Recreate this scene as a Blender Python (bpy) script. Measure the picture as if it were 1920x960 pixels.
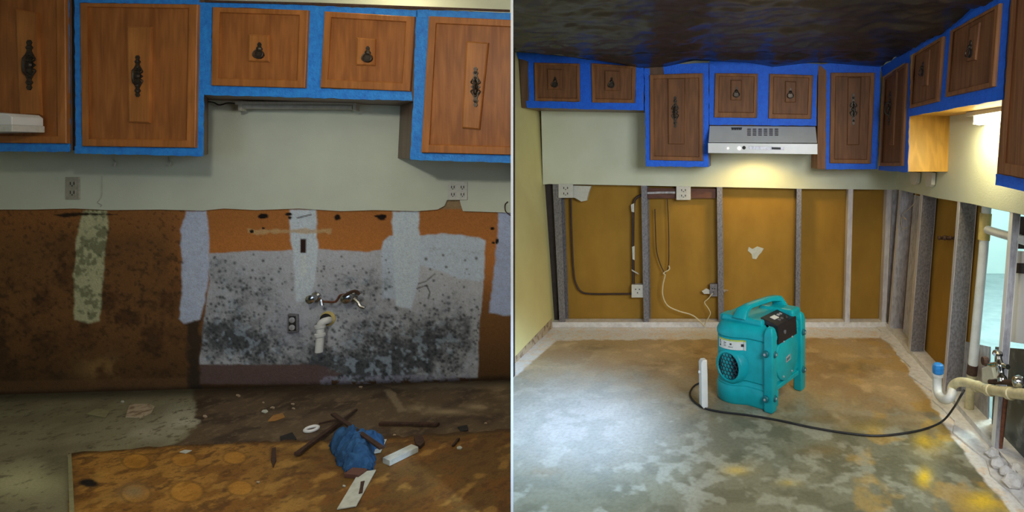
import bpy, bmesh, math, random
import numpy as np
from mathutils import Vector, Matrix
random.seed(4)
RNG = np.random.RandomState(7)
S = bpy.context.scene
COL = S.collection
for o in list(bpy.data.objects): bpy.data.objects.remove(o)

# ------------------------------------------------------------ camera, world, lights, exposure
FP, PX, PY, EH = 1050.0, 1382.0, 285.0, 1.34      # focal length in pixels, vanishing point, eye height
cam = bpy.data.cameras.new('camera'); cam_o = bpy.data.objects.new('camera', cam); COL.objects.link(cam_o)
cam_o.location = (0, 0, EH); cam_o.rotation_euler = (math.pi/2, 0, 0)
cam.sensor_width = 36; cam.lens = 36*FP/1920
cam.shift_x = -(PX-960)/1920; cam.shift_y = -(480-PY)/1920
cam.clip_start = 0.05
S.camera = cam_o
S.view_settings.view_transform = 'Standard'; S.view_settings.look = 'None'
S.view_settings.gamma = 1; S.view_settings.exposure = 0.0
S.view_settings.use_curve_mapping = False
w = bpy.data.worlds.new('World'); S.world = w; w.use_nodes = True
w.node_tree.nodes['Background'].inputs[0].default_value = (0.75, 0.87, 1.0, 1)
w.node_tree.nodes['Background'].inputs[1].default_value = 0.038

def lamp(name, kind, loc, energy, color, aim=None, size=.1, size_y=None, angle=None, blend=.3, spread=None):
    l = bpy.data.lights.new(name, kind); l.energy = energy; l.color = color
    o = bpy.data.objects.new(name, l); COL.objects.link(o); o.location = loc
    if kind == 'AREA':
        l.size = size
        if size_y: l.shape = 'RECTANGLE'; l.size_y = size_y
        if spread: l.spread = math.radians(spread)
    else: l.shadow_soft_size = size
    if kind == 'SPOT': l.spot_size = math.radians(angle); l.spot_blend = blend
    if aim is not None:
        o.rotation_euler = (Vector(aim)-Vector(loc)).to_track_quat('-Z', 'Y').to_euler()
    return o
lamp('ceiling_lamp_light', 'POINT', (-1.55, 1.35, 1.93), 28, (1, .95, .84), size=.06)
lamp('soffit_fill_light', 'POINT', (-1.9, 2.95, 2.19), 3.0, (1, .88, .58), size=.04)  # added unseen light, brightens the strip above the left cabinets
lamp('daylight_fill_left', 'AREA', (-2.0, -.6, 1.5), 1.5, (.62, .80, 1), aim=(-2.35, 3.2, .75), size=1.0, size_y=1.0, spread=70)  # soft daylight fill added behind the camera, no window built
lamp('daylight_fill_right', 'AREA', (.92, .62, 1.70), 21, (.90, .94, 1), aim=(-.15, 4.2, .75), size=.9, size_y=.7, spread=110)  # added daylight fill without a window, placed so the partition screens it
lamp('doorway_daylight', 'SPOT', (1.0, .60, 1.88), 900, (.46, .68, 1), aim=(-.90, 2.72, 0), size=.12, angle=25, blend=.85)
lamp('hood_lamp_light', 'SPOT', (.135, 3.99, 1.315), 9, (1, .68, .20), aim=(.135, 4.20, 0), size=.04, angle=150, blend=.5)
lamp('cabinet_tube_light', 'AREA', (1.16, 2.62, 1.47), 5, (1, .86, .50), aim=(1.10, 2.75, .5), size=.05, size_y=.4)

# ------------------------------------------------------------ projection helpers
O = Vector((0, 0, EH))
def ray(px, py): return Vector(((px-PX)/FP, 1, -(py-PY)/FP))
class Plane:
    def __init__(s, p, n): s.p = Vector(p); s.n = Vector(n).normalized()
    def pt(s, px, py, off=0):
        r = ray(px, py); return O + r*(((s.p+s.n*off-O).dot(s.n))/r.dot(s.n))
    def px(s, P):
        P = Vector(P)-O; return PX+FP*P.x/P.y, PY-FP*P.z/P.y
def G(px, py, z=0.0): return O + ray(px, py)*((EH-z)*FP/(py-PY))
WL = Plane((-4.07, 3.092, 0), (.0741, -1, 0))
nl = WL.n.copy()
FL = Plane((-4.07, 3.092-.32, 0), (.0741, -1, 0))
BR = Plane((0, 4.27, 0), (0, -1, 0))
BC = Plane((0, 4.36, 0), (0, -1, 0))
FR = Plane((0, 3.95, 0), (0, -1, 0))
WR = Plane((1.125, 3, 0), (-1, 0, .08))
FS = Plane((.93, 3, 0), (-1, 0, .05))
WLs = Plane((-1.41, 4, 0), (1, 0, .07))

def lin(c): c = c/255.0; return c/12.92 if c <= .04045 else ((c+.055)/1.055)**2.4
def C(r, g, b, k=1.0): return tuple(min(.92, lin(v)/k) for v in (r, g, b))
npl = lambda a: np.array(a)

# ------------------------------------------------------------ materials
def mat(name, col=(.5,.5,.5), rough=.6, metal=0, noise=None, bump=None, spec=.5, emit=None, trans=0, alpha=1, coat=0, attr=None):
    """noise=(scale xyz, colour2, detail, lo, hi)   bump=(scale, strength)"""
    m = bpy.data.materials.new(name); m.use_nodes = True; N = m.node_tree.nodes; L = m.node_tree.links
    b = N['Principled BSDF']; b.inputs['Roughness'].default_value = rough; b.inputs['Metallic'].default_value = metal
    b.inputs['Specular IOR Level'].default_value = spec; b.inputs['Coat Weight'].default_value = coat
    b.inputs['Transmission Weight'].default_value = trans
    b.inputs['Base Color'].default_value = (*col, 1)
    tc = N.new('ShaderNodeTexCoord')
    src = None
    if attr:
        a = N.new('ShaderNodeAttribute'); a.attribute_name = attr; src = a.outputs['Color']; L.new(src, b.inputs['Base Color'])
    if noise:
        mp = N.new('ShaderNodeMapping'); mp.inputs['Scale'].default_value = noise[0]; L.new(tc.outputs['Object'], mp.inputs[0])
        n = N.new('ShaderNodeTexNoise'); n.inputs['Scale'].default_value = 1; n.inputs['Detail'].default_value = noise[2]; n.inputs['Roughness'].default_value = .62
        L.new(mp.outputs[0], n.inputs['Vector'])
        r = N.new('ShaderNodeMapRange'); r.inputs[1].default_value = noise[3]; r.inputs[2].default_value = noise[4]; L.new(n.outputs[0], r.inputs[0])
        mx = N.new('ShaderNodeMix'); mx.data_type = 'RGBA'; L.new(r.outputs[0], mx.inputs['Factor'])
        mx.inputs['A'].default_value = (*col, 1); mx.inputs['B'].default_value = (*noise[1], 1)
        if src:
            mx.blend_type = 'MULTIPLY'; L.new(src, mx.inputs['A'])
        L.new(mx.outputs['Result'], b.inputs['Base Color'])
    if bump:
        n2 = N.new('ShaderNodeTexNoise'); n2.inputs['Scale'].default_value = bump[0]; n2.inputs['Detail'].default_value = 5
        L.new(tc.outputs['Object'], n2.inputs['Vector'])
        bp = N.new('ShaderNodeBump'); bp.inputs['Strength'].default_value = bump[1]; bp.inputs['Distance'].default_value = .01
        L.new(n2.outputs[0], bp.inputs['Height']); L.new(bp.outputs[0], b.inputs['Normal'])
    if emit:
        b.inputs['Emission Color'].default_value = (*emit[0], 1); b.inputs['Emission Strength'].default_value = emit[1]
    return m
def wood(name, c1, c2, rough=.42, grain=(38, 38, 2.2)):
    m = mat(name, c1, rough, noise=(grain, c2, 6, .36, .66), bump=(60, .06), spec=.4)
    N = m.node_tree.nodes; L = m.node_tree.links
    # broad cathedral figure on top of the fine grain
    tc = [n for n in N if n.type == 'TEX_COORD'][0]; mx = [n for n in N if n.type == 'MIX'][0]
    mp = N.new('ShaderNodeMapping'); mp.inputs['Scale'].default_value = (1, 1, .10); L.new(tc.outputs['Object'], mp.inputs[0])
    wv = N.new('ShaderNodeTexWave'); wv.wave_type = 'RINGS'; wv.inputs['Scale'].default_value = 13; wv.inputs['Distortion'].default_value = 9; wv.inputs['Detail'].default_value = 3; wv.inputs['Detail Scale'].default_value = 1.6
    L.new(mp.outputs[0], wv.inputs['Vector'])
    m2 = N.new('ShaderNodeMix'); m2.data_type = 'RGBA'; m2.blend_type = 'MULTIPLY'; m2.inputs['Factor'].default_value = .16
    L.new(mx.outputs['Result'], m2.inputs['A']); L.new(wv.outputs['Color'], m2.inputs['B'])
    L.new(m2.outputs['Result'], N['Principled BSDF'].inputs['Base Color'])
    return m
M = {}
M['oak'] = wood('oak', (.45, .165, .040), (.30, .10, .022), .5)
M['oak_frame'] = wood('oak_frame', (.52, .195, .046), (.36, .126, .027), .5)
M['oak_panel'] = wood('oak_panel', (.55, .215, .052), (.38, .135, .03), .5)
M['shaded_oak'] = wood('shaded_oak', (.27, .115, .042), (.17, .068, .024), .62)  # same oak as the left cabinets, shade under the sheeting put into the colour
M['shaded_oak_frame'] = wood('shaded_oak_frame', (.34, .145, .05), (.22, .088, .03), .62)  # frame tone darkened for the same shade
M['tube_lit_side'] = wood('tube_lit_side', (.78, .44, .07), (.68, .36, .05), grain=(14, 14, 1.4))  # bright yellow is the tube's glow painted onto the cabinet ends
M['cabinet_side'] = wood('cabinet_side', (.20, .115, .07), (.12, .07, .042))
M['tape'] = mat('painter_tape', (.010, .17, .92), .6, noise=((30, 30, 30), (.008, .12, .78), 4, .35, .7), bump=(90, .35))
M['tape_l'] = mat('painter_tape_left_light', (.032, .33, .92), .55, noise=((30, 30, 30), (.020, .20, .74), 4, .35, .7), bump=(90, .35))  # same tape as above, tinted for the left room's light
M['bronze'] = mat('antique_bronze', (.055, .045, .035), .45, .7, noise=((90, 90, 90), (.11, .085, .06), 3, .4, .7))
M['paint'] = mat('pale_paint', (.70, .76, .62), .75, noise=((3, 3, 3), (.64, .69, .57), 3, .35, .7), bump=(180, .12))
M['paint_r'] = mat('cream_paint', (.72, .76, .60), .75, noise=((3, 3, 3), (.66, .70, .52), 3, .35, .7), bump=(180, .12))
M['paint_y'] = mat('yellow_paint', (.84, .78, .36), .75, noise=((3, 3, 3), (.78, .70, .30), 3, .35, .7), bump=(180, .12))
M['white'] = mat('white_trim', (.90, .90, .88), .6, noise=((6, 6, 6), (.84, .84, .82), 2, .4, .7))
M['ceil'] = mat('ceiling_paint', (.86, .83, .72), .85, bump=(220, .3))
M['painted'] = mat('stained_board', attr='Col', rough=.8, noise=((160, 160, 160), (.72, .70, .66), 4, .45, .75), bump=(120, .25), spec=.25)
M['floor_l'] = mat('wet_slab', attr='Col', rough=.55, noise=((140, 140, 140), (.70, .68, .62), 4, .45, .75), bump=(90, .3), spec=.35)
M['floor_r'] = mat('stained_concrete', attr='Col', rough=.42, noise=((60, 60, 60), (.80, .78, .74), 5, .42, .72), bump=(60, .12), spec=.5)
M['plastic'] = mat('black_sheeting', (.012, .013, .014), .33, noise=((5, 5, 5), (.022, .024, .024), 3, .4, .7), bump=(9, .5), spec=.55)
M['mortar'] = mat('pale_mortar', (.82, .80, .78), .8, noise=((30, 30, 30), (.66, .63, .60), 5, .42, .66), bump=(60, .4))
M['grille'] = mat('dark_grille', (.012, .03, .05), .5, noise=((14, 14, 14), (.008, .02, .035), 3, .4, .7))
M['kraft'] = mat('kraft_board', (.42, .235, .038), .75, noise=((5, 5, 3), (.34, .185, .028), 4, .35, .7), spec=.2)
M['galv'] = mat('galvanised_steel', (.30, .29, .31), .5, .4, noise=((90, 90, 60), (.15, .14, .15), 4, .36, .68))
M['galv_l'] = mat('light_galvanised_steel', (.62, .62, .66), .45, .35, noise=((50, 50, 18), (.40, .39, .43), 4, .42, .66))
M['stud_w'] = mat('whitened_steel', (.72, .70, .72), .6, .1, noise=((40, 40, 9), (.50, .47, .50), 4, .40, .7))
M['plaster'] = mat('plaster_residue', (.66, .60, .55), .9, noise=((40, 40, 40), (.45, .38, .32), 5, .42, .66), bump=(60, .5))
M['dark'] = mat('dark_cavity', (.05, .038, .036), .9, noise=((20, 20, 20), (.03, .024, .024), 3, .4, .7))
M['block'] = mat('reddish_blocking', (.17, .075, .05), .8, noise=((10, 10, 50), (.10, .045, .035), 4, .4, .7))
M['ivory'] = mat('ivory_plastic', (.66, .66, .60), .45, noise=((60, 60, 60), (.58, .58, .52), 2, .4, .7))
M['beige'] = mat('dull_plastic', (.44, .42, .34), .5, noise=((60, 60, 60), (.36, .35, .28), 2, .4, .7))
M['slot'] = mat('slot_black', (.02, .02, .02), .6, noise=((60, 60, 60), (.03, .03, .03), 2, .4, .7))
M['pvc'] = mat('white_pvc', (.80, .82, .80), .35, noise=((15, 15, 15), (.68, .70, .66), 3, .45, .7))
M['pvc_y'] = mat('yellowed_pvc', (.78, .70, .44), .38, noise=((30, 30, 30), (.62, .55, .32), 4, .42, .66))
M['primer'] = mat('pipe_glue', (.66, .52, .18), .45, noise=((30, 30, 30), (.55, .42, .13), 3, .42, .66))
M['bluecap'] = mat('blue_cap', (.03, .27, .75), .4, noise=((40, 40, 40), (.02, .22, .62), 2, .4, .7))
M['chrome'] = mat('chrome', (.62, .62, .62), .18, 1, noise=((90, 90, 90), (.30, .28, .25), 4, .45, .65))
M['copper'] = mat('stained_copper', (.30, .12, .07), .45, .6, noise=((60, 60, 60), (.15, .07, .045), 4, .4, .7))
M['rust'] = mat('rusty_metal', (.10, .05, .03), .75, .2, noise=((60, 60, 60), (.05, .028, .02), 4, .4, .7))
M['cord'] = mat('black_cord', (.012, .012, .014), .5, noise=((60, 60, 60), (.02, .02, .022), 2, .4, .7))
M['cordw'] = mat('white_cord', (.74, .66, .44), .5, noise=((60, 60, 60), (.64, .56, .36), 2, .4, .7))
M['cordb'] = mat('brown_conduit', (.055, .03, .022), .6, noise=((60, 60, 60), (.035, .02, .016), 2, .4, .7))
M['hood'] = mat('white_enamel', (.66, .68, .66), .35, noise=((8, 8, 8), (.60, .62, .60), 2, .4, .7))
M['hoodlip'] = mat('bright_enamel', (.84, .85, .82), .3, noise=((8, 8, 8), (.78, .79, .76), 2, .4, .7))
M['teal'] = mat('teal_plastic', (.006, .42, .48), .40, noise=((14, 14, 14), (.005, .34, .39), 3, .4, .7), bump=(300, .08), spec=.3)
M['teal_d'] = mat('dark_teal_plastic', (.008, .17, .20), .45, noise=((14, 14, 14), (.006, .13, .155), 3, .4, .7))
M['black'] = mat('black_plastic', (.014, .014, .018), .4, noise=((40, 40, 40), (.022, .02, .026), 2, .4, .7))
M['label'] = mat('label_white', (.74, .75, .72), .5, noise=((30, 30, 30), (.70, .71, .68), 2, .4, .7))
M['lime'] = mat('label_lime', (.46, .58, .10), .5, noise=((30, 30, 30), (.42, .52, .08), 2, .4, .7))
M['glow_w'] = mat('lit_lens', (1, .9, .7), .4, emit=((1, .80, .48), 9))
M['glow_l'] = mat('lit_indicator', (1, 1, 1), .4, emit=((1, .97, .86), 2.2))
M['tube'] = mat('lit_tube', (1, 1, .9), .4, emit=((1, .93, .66), 9))
M['tubeoff'] = mat('unlit_tube', (.50, .50, .44), .4, noise=((30, 30, 30), (.40, .40, .34), 2, .4, .7))
M['rag'] = mat('blue_rag', (.014, .075, .20), .85, noise=((25, 25, 25), (.030, .12, .28), 4, .4, .65), bump=(60, .8))
M['stick'] = mat('dark_stick', (.075, .036, .020), .85, noise=((70, 70, 70), (.04, .02, .012), 4, .4, .7))
M['scrap_w'] = mat('dirty_white_scrap', (.62, .64, .56), .7, noise=((30, 30, 30), (.50, .52, .44), 3, .42, .7))
M['scrap_p'] = mat('cream_scrap', (.52, .42, .28), .8, noise=((22, 22, 22), (.26, .17, .10), 3, .50, .62))
M['scrap_o'] = mat('orange_scrap', (.44, .22, .06), .8, noise=((30, 30, 30), (.36, .17, .04), 3, .42, .7))
M['scrap_g'] = mat('yellowish_scrap', (.30, .28, .14), .8, noise=((30, 30, 30), (.24, .22, .11), 3, .42, .7))
M['far_wall'] = mat('pale_far_wall', (.66, .82, .78), .8, noise=((3, 3, 3), (.62, .78, .75), 2, .4, .7))
M['far_floor'] = mat('shiny_far_floor', (.34, .42, .44), .25, noise=((3, 3, 3), (.22, .28, .30), 4, .4, .7))
M['board_reflect'] = mat('dark_board_reflections', (.05, .065, .06), .3, noise=((14, 14, 14), (.20, .22, .21), 5, .52, .70))  # pale blotches are reflections mixed into the dark colour
M['inner'] = mat('unlit_gap', (.02, .018, .016), .9, noise=((20, 20, 20), (.03, .026, .024), 2, .4, .7))

# ------------------------------------------------------------ object helpers
WORLDLOC = {}
def tag(o, label=None, cat=None, group=None, kind=None):
    if label: o['label'] = label
    if cat: o['category'] = cat
    if group: o['group'] = group
    if kind: o['kind'] = kind
    return o
def thing(name, loc, label, cat, group=None):
    o = bpy.data.objects.new(name, None); o.empty_display_size = .05; COL.objects.link(o)
    o.location = loc; WORLDLOC[o.name] = Vector(loc); return tag(o, label, cat, group)
class MB:
    def __init__(s): s.v = []; s.f = []; s.mi = []
    def add(s, vs, fs, mi=0):
        b = len(s.v); s.v += [tuple(v) for v in vs]; s.f += [tuple(b+i for i in f) for f in fs]; s.mi += [mi]*len(fs); return s
    def prism(s, front, back, mi=0):
        n = len(front)
        return s.add(list(front)+list(back), [tuple(range(n)), tuple(range(2*n-1, n-1, -1))]+[(i, i+n, (i+1) % n+n, (i+1) % n) for i in range(n)], mi)
    def pl(s, P, poly, o0, o1=0.0, mi=0):                       # prism on a plane, outline given on its front
        fr = [P.pt(x, y, o0) for x, y in poly]; bk = [p-P.n*(o0-o1) for p in fr]
        return s.prism(fr, bk, mi)
    def box(s, c, sz, R=None, mi=0):
        c = Vector(c); hx, hy, hz = [v/2 for v in sz]
        vs = [Vector((x, y, z)) for x in (-hx, hx) for y in (-hy, hy) for z in (-hz, hz)]
        if R is not None: vs = [R @ v for v in vs]
        return s.add([v+c for v in vs], [(0,1,3,2),(4,6,7,5),(0,4,5,1),(2,3,7,6),(0,2,6,4),(1,5,7,3)], mi)
    def tube(s, pts, r, n=10, smooth=True, mi=0, closed=False, cap=True):
        P = [Vector(p) for p in pts]
        if smooth and len(P) > 2:
            Q = []
            for i in range(len(P)-1):
                p0 = P[i-1] if i else P[0]*2-P[1]; p1 = P[i]; p2 = P[i+1]; p3 = P[i+2] if i+2 < len(P) else P[i+1]*2-P[i]
                for k in range(6):
                    t = k/6; Q.append(.5*((2*p1)+(p2-p0)*t+(2*p0-5*p1+4*p2-p3)*t*t+(3*p1-p0-3*p2+p3)*t**3))
            Q.append(P[-1]); P = Q
        R = r if isinstance(r, (list, tuple)) else [r]*len(P)
        if len(R) != len(P): R = [R[min(len(R)-1, int(i*len(R)/len(P)))] for i in range(len(P))]
        vs = []; up = Vector((.13, .21, .97))
        prev = None
        for i, p in enumerate(P):
            t = (P[min(i+1, len(P)-1)]-P[max(i-1, 0)]).normalized()
            a = prev-t*prev.dot(t) if prev is not None else t.cross(up)
            if a.length < 1e-5: a = t.cross(Vector((1, .1, 0)))
            a.normalize(); prev = a; b = t.cross(a)
            vs += [p+(a*math.cos(2*math.pi*k/n)+b*math.sin(2*math.pi*k/n))*R[i] for k in range(n)]
        fs = [(i*n+k, i*n+(k+1) % n, (i+1)*n+(k+1) % n, (i+1)*n+k) for i in range(len(P)-1) for k in range(n)]
        if cap: fs += [tuple(range(n-1, -1, -1)), tuple((len(P)-1)*n+k for k in range(n))]
        return s.add(vs, fs, mi)
    def lathe(s, c, axis, prof, n=24, mi=0, cap=True):            # prof = [(radius, distance along axis)]
        c = Vector(c); ax = Vector(axis).normalized(); a = ax.orthogonal().normalized(); b = ax.cross(a)
        vs = []
        for r, h in prof: vs += [c+ax*h+(a*math.cos(2*math.pi*k/n)+b*math.sin(2*math.pi*k/n))*max(r, 1e-5) for k in range(n)]
        m = len(prof)
        fs = [(i*n+k, i*n+(k+1) % n, (i+1)*n+(k+1) % n, (i+1)*n+k) for i in range(m-1) for k in range(n)]
        if cap: fs += [tuple(range(n-1, -1, -1)), tuple((m-1)*n+k for k in range(n))]
        return s.add(vs, fs, mi)
    def loft(s, rings, mi=0, cap=True):
        n = len(rings[0]); vs = [v for r in rings for v in r]; m = len(rings)
        fs = [(i*n+k, i*n+(k+1) % n, (i+1)*n+(k+1) % n, (i+1)*n+k) for i in range(m-1) for k in range(n)]
        if cap: fs += [tuple(range(n-1, -1, -1)), tuple((m-1)*n+k for k in range(n))]
        return s.add(vs, fs, mi)
    def build(s, name, mats, parent=None, bevel=0, smooth=False, label=None, recalc=True, seg=2):
        me = bpy.data.meshes.new(name)
        V = [Vector(v) for v in s.v]
        lo = Vector([min(v[i] for v in V) for i in range(3)]); hi = Vector([max(v[i] for v in V) for i in range(3)])
        c = (lo+hi)/2
        me.from_pydata([v-c for v in V], [], s.f)
        for mm in (mats if isinstance(mats, (list, tuple)) else [mats]): me.materials.append(M[mm] if isinstance(mm, str) else mm)
        me.polygons.foreach_set('material_index', s.mi)
        if recalc:
            bm = bmesh.new(); bm.from_mesh(me); bmesh.ops.recalc_face_normals(bm, faces=bm.faces); bm.to_mesh(me); bm.free()
        if smooth:
            me.polygons.foreach_set('use_smooth', [True]*len(me.polygons))
            try: me.set_sharp_from_angle(angle=math.radians(40))
            except Exception: pass
        me.update()
        o = bpy.data.objects.new(name, me); COL.objects.link(o)
        WORLDLOC[o.name] = c.copy()
        if parent is not None:
            o.parent = parent; o.location = c-WORLDLOC[parent.name]
        else: o.location = c
        if bevel:
            b = o.modifiers.new('bevel', 'BEVEL'); b.width = bevel; b.segments = seg; b.limit_method = 'ANGLE'; b.angle_limit = math.radians(35)
        if label: o['label'] = label
        return o
def struct(mb, name, m, parent=None, label=None, **kw):
    o = mb.build(name, m, parent, **kw)
    if parent is None: o['kind'] = 'structure'
    if label: o['label'] = label
    return o

# ------------------------------------------------------------ colouring of surfaces by numpy
_T = RNG.rand(256, 256)
def vnoise(x, y):
    xi = np.floor(x).astype(int); yi = np.floor(y).astype(int); fx = x-xi; fy = y-yi
    fx = fx*fx*(3-2*fx); fy = fy*fy*(3-2*fy)
    g = lambda i, j: _T[(xi+i) % 256, (yi+j) % 256]
    return (g(0,0)*(1-fx)+g(1,0)*fx)*(1-fy)+(g(0,1)*(1-fx)+g(1,1)*fx)*fy
def fbm(x, y, s, o=4, seed=0):
    v = 0; a = .5; t = 0
    for i in range(o):
        v = v+a*vnoise(x*s+17.3*i+seed*31.7, y*s+9.1*i+seed*13.3); t += a; s *= 2.03; a *= .55
    return v/t
def sdf(x, y, poly):                                           # negative inside
    d = np.full(x.shape, 1e9); ins = np.zeros(x.shape, bool); n = len(poly)
    for i in range(n):
        ax, ay = poly[i]; bx, by = poly[(i+1) % n]; ex, ey = bx-ax, by-ay
        t = np.clip(((x-ax)*ex+(y-ay)*ey)/(ex*ex+ey*ey+1e-12), 0, 1)
        d = np.minimum(d, np.hypot(x-ax-t*ex, y-ay-t*ey))
        c = ((ay > y) != (by > y)) & (x < ex*(y-ay)/(ey+1e-12)+ax); ins ^= c
    return np.where(ins, -d, d)
def msk(x, y, poly, soft=2.0, rag=0.0, X=None, Y=None, s=20, seed=0):
    d = sdf(x, y, poly)
    if rag: d = d+(fbm(X, Y, s, 4, seed)-.5)*2*rag
    return np.clip(.5-d/soft, 0, 1)
def sstep(a, b, x): t = np.clip((x-a)/(b-a), 0, 1); return t*t*(3-2*t)
def blob(x, y, cx, cy, rx, ry, a=1): return a*np.exp(-((x-cx)/rx)**2-((y-cy)/ry)**2)
def mix(c, col, m): return c*(1-m[..., None])+np.array(col)*m[..., None]
def grid_obj(name, P, colfn, mats, parent=None, label=None, kind='structure', skirt=None):
    """P: (rows, cols, 3) array of world points; colfn(X, Y, Z, px, py) -> rgb"""
    R_, C_, _ = P.shape; X, Y, Z = P[..., 0], P[..., 1], P[..., 2]
    px = PX+FP*X/Y; py = PY-FP*(Z-EH)/Y
    col = np.clip(colfn(X, Y, Z, px, py), .004, .92)
    V = P.reshape(-1, 3); cc = col.reshape(-1, 3)
    idx = np.arange(R_*C_).reshape(R_, C_)
    F = np.stack([idx[:-1, :-1], idx[:-1, 1:], idx[1:, 1:], idx[1:, :-1]], -1).reshape(-1, 4)
    if skirt is not None:
        loop = list(idx[0, :])+list(idx[1:, -1])+list(idx[-1, -2::-1])+list(idx[-2:0:-1, 0])
        b0 = len(V); V = np.vstack([V, V[loop]+np.array(skirt)]); cc = np.vstack([cc, cc[loop]*.9]); n = len(loop)
        F = np.vstack([F, [[loop[i], loop[(i+1) % n], b0+(i+1) % n, b0+i] for i in range(n)]])
    c = (V.min(0)+V.max(0))/2
    me = bpy.data.meshes.new(name); me.from_pydata((V-c).tolist(), [], F.tolist())
    at = me.color_attributes.new('Col', 'FLOAT_COLOR', 'POINT')
    at.data.foreach_set('color', np.hstack([cc, np.ones((len(cc), 1))]).astype(np.float32).ravel())
    me.materials.append(M[mats]); me.update()
    o = bpy.data.objects.new(name, me); COL.objects.link(o); WORLDLOC[o.name] = Vector(c)
    if parent is not None: o.parent = parent; o.location = Vector(c)-WORLDLOC[parent.name]
    else:
        o.location = c
        if kind: o['kind'] = kind
    if label: o['label'] = label
    return o

# ============================================================ SETTING, left room
def lineX(d): return (960-PX)*d/FP                     # the partition between the rooms stands on this line
def wpt(px, z, P=WL, off=0):                           # point of a wall above picture column px at height z
    p = P.pt(px, PY, off); return Vector((p.x, p.y, z))
KL = .30
def LC(r, g, b): return np.array(C(r, g, b, KL))
spots = [(RNG.uniform(380, 905), RNG.uniform(475, 710), RNG.uniform(1.0, 3.6)**1.0) for _ in range(2600)]
mspots = [(RNG.uniform(0, 345), RNG.uniform(400, 720), RNG.uniform(1.2, 3.4)) for _ in range(160)]
def dens(x, y):
    return (blob(x, y, 415, 625, 55, 60, .70)+blob(x, y, 400, 510, 45, 28, .30)+blob(x, y, 500, 650, 70, 45, .65)+blob(x, y, 690, 690, 120, 45, 1.1)
            + blob(x, y, 480, 545, 60, 45, .28)+blob(x, y, 700, 620, 60, 60, .45)+blob(x, y, 860, 630, 55, 60, .55)+blob(x, y, 640, 540, 60, 40, .22)
            + blob(x, y, 790, 650, 50, 60, .5)+blob(x, y, 700, 530, 35, 20, .3)+blob(x, y, 560, 700, 80, 20, .5)+.05)
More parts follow.
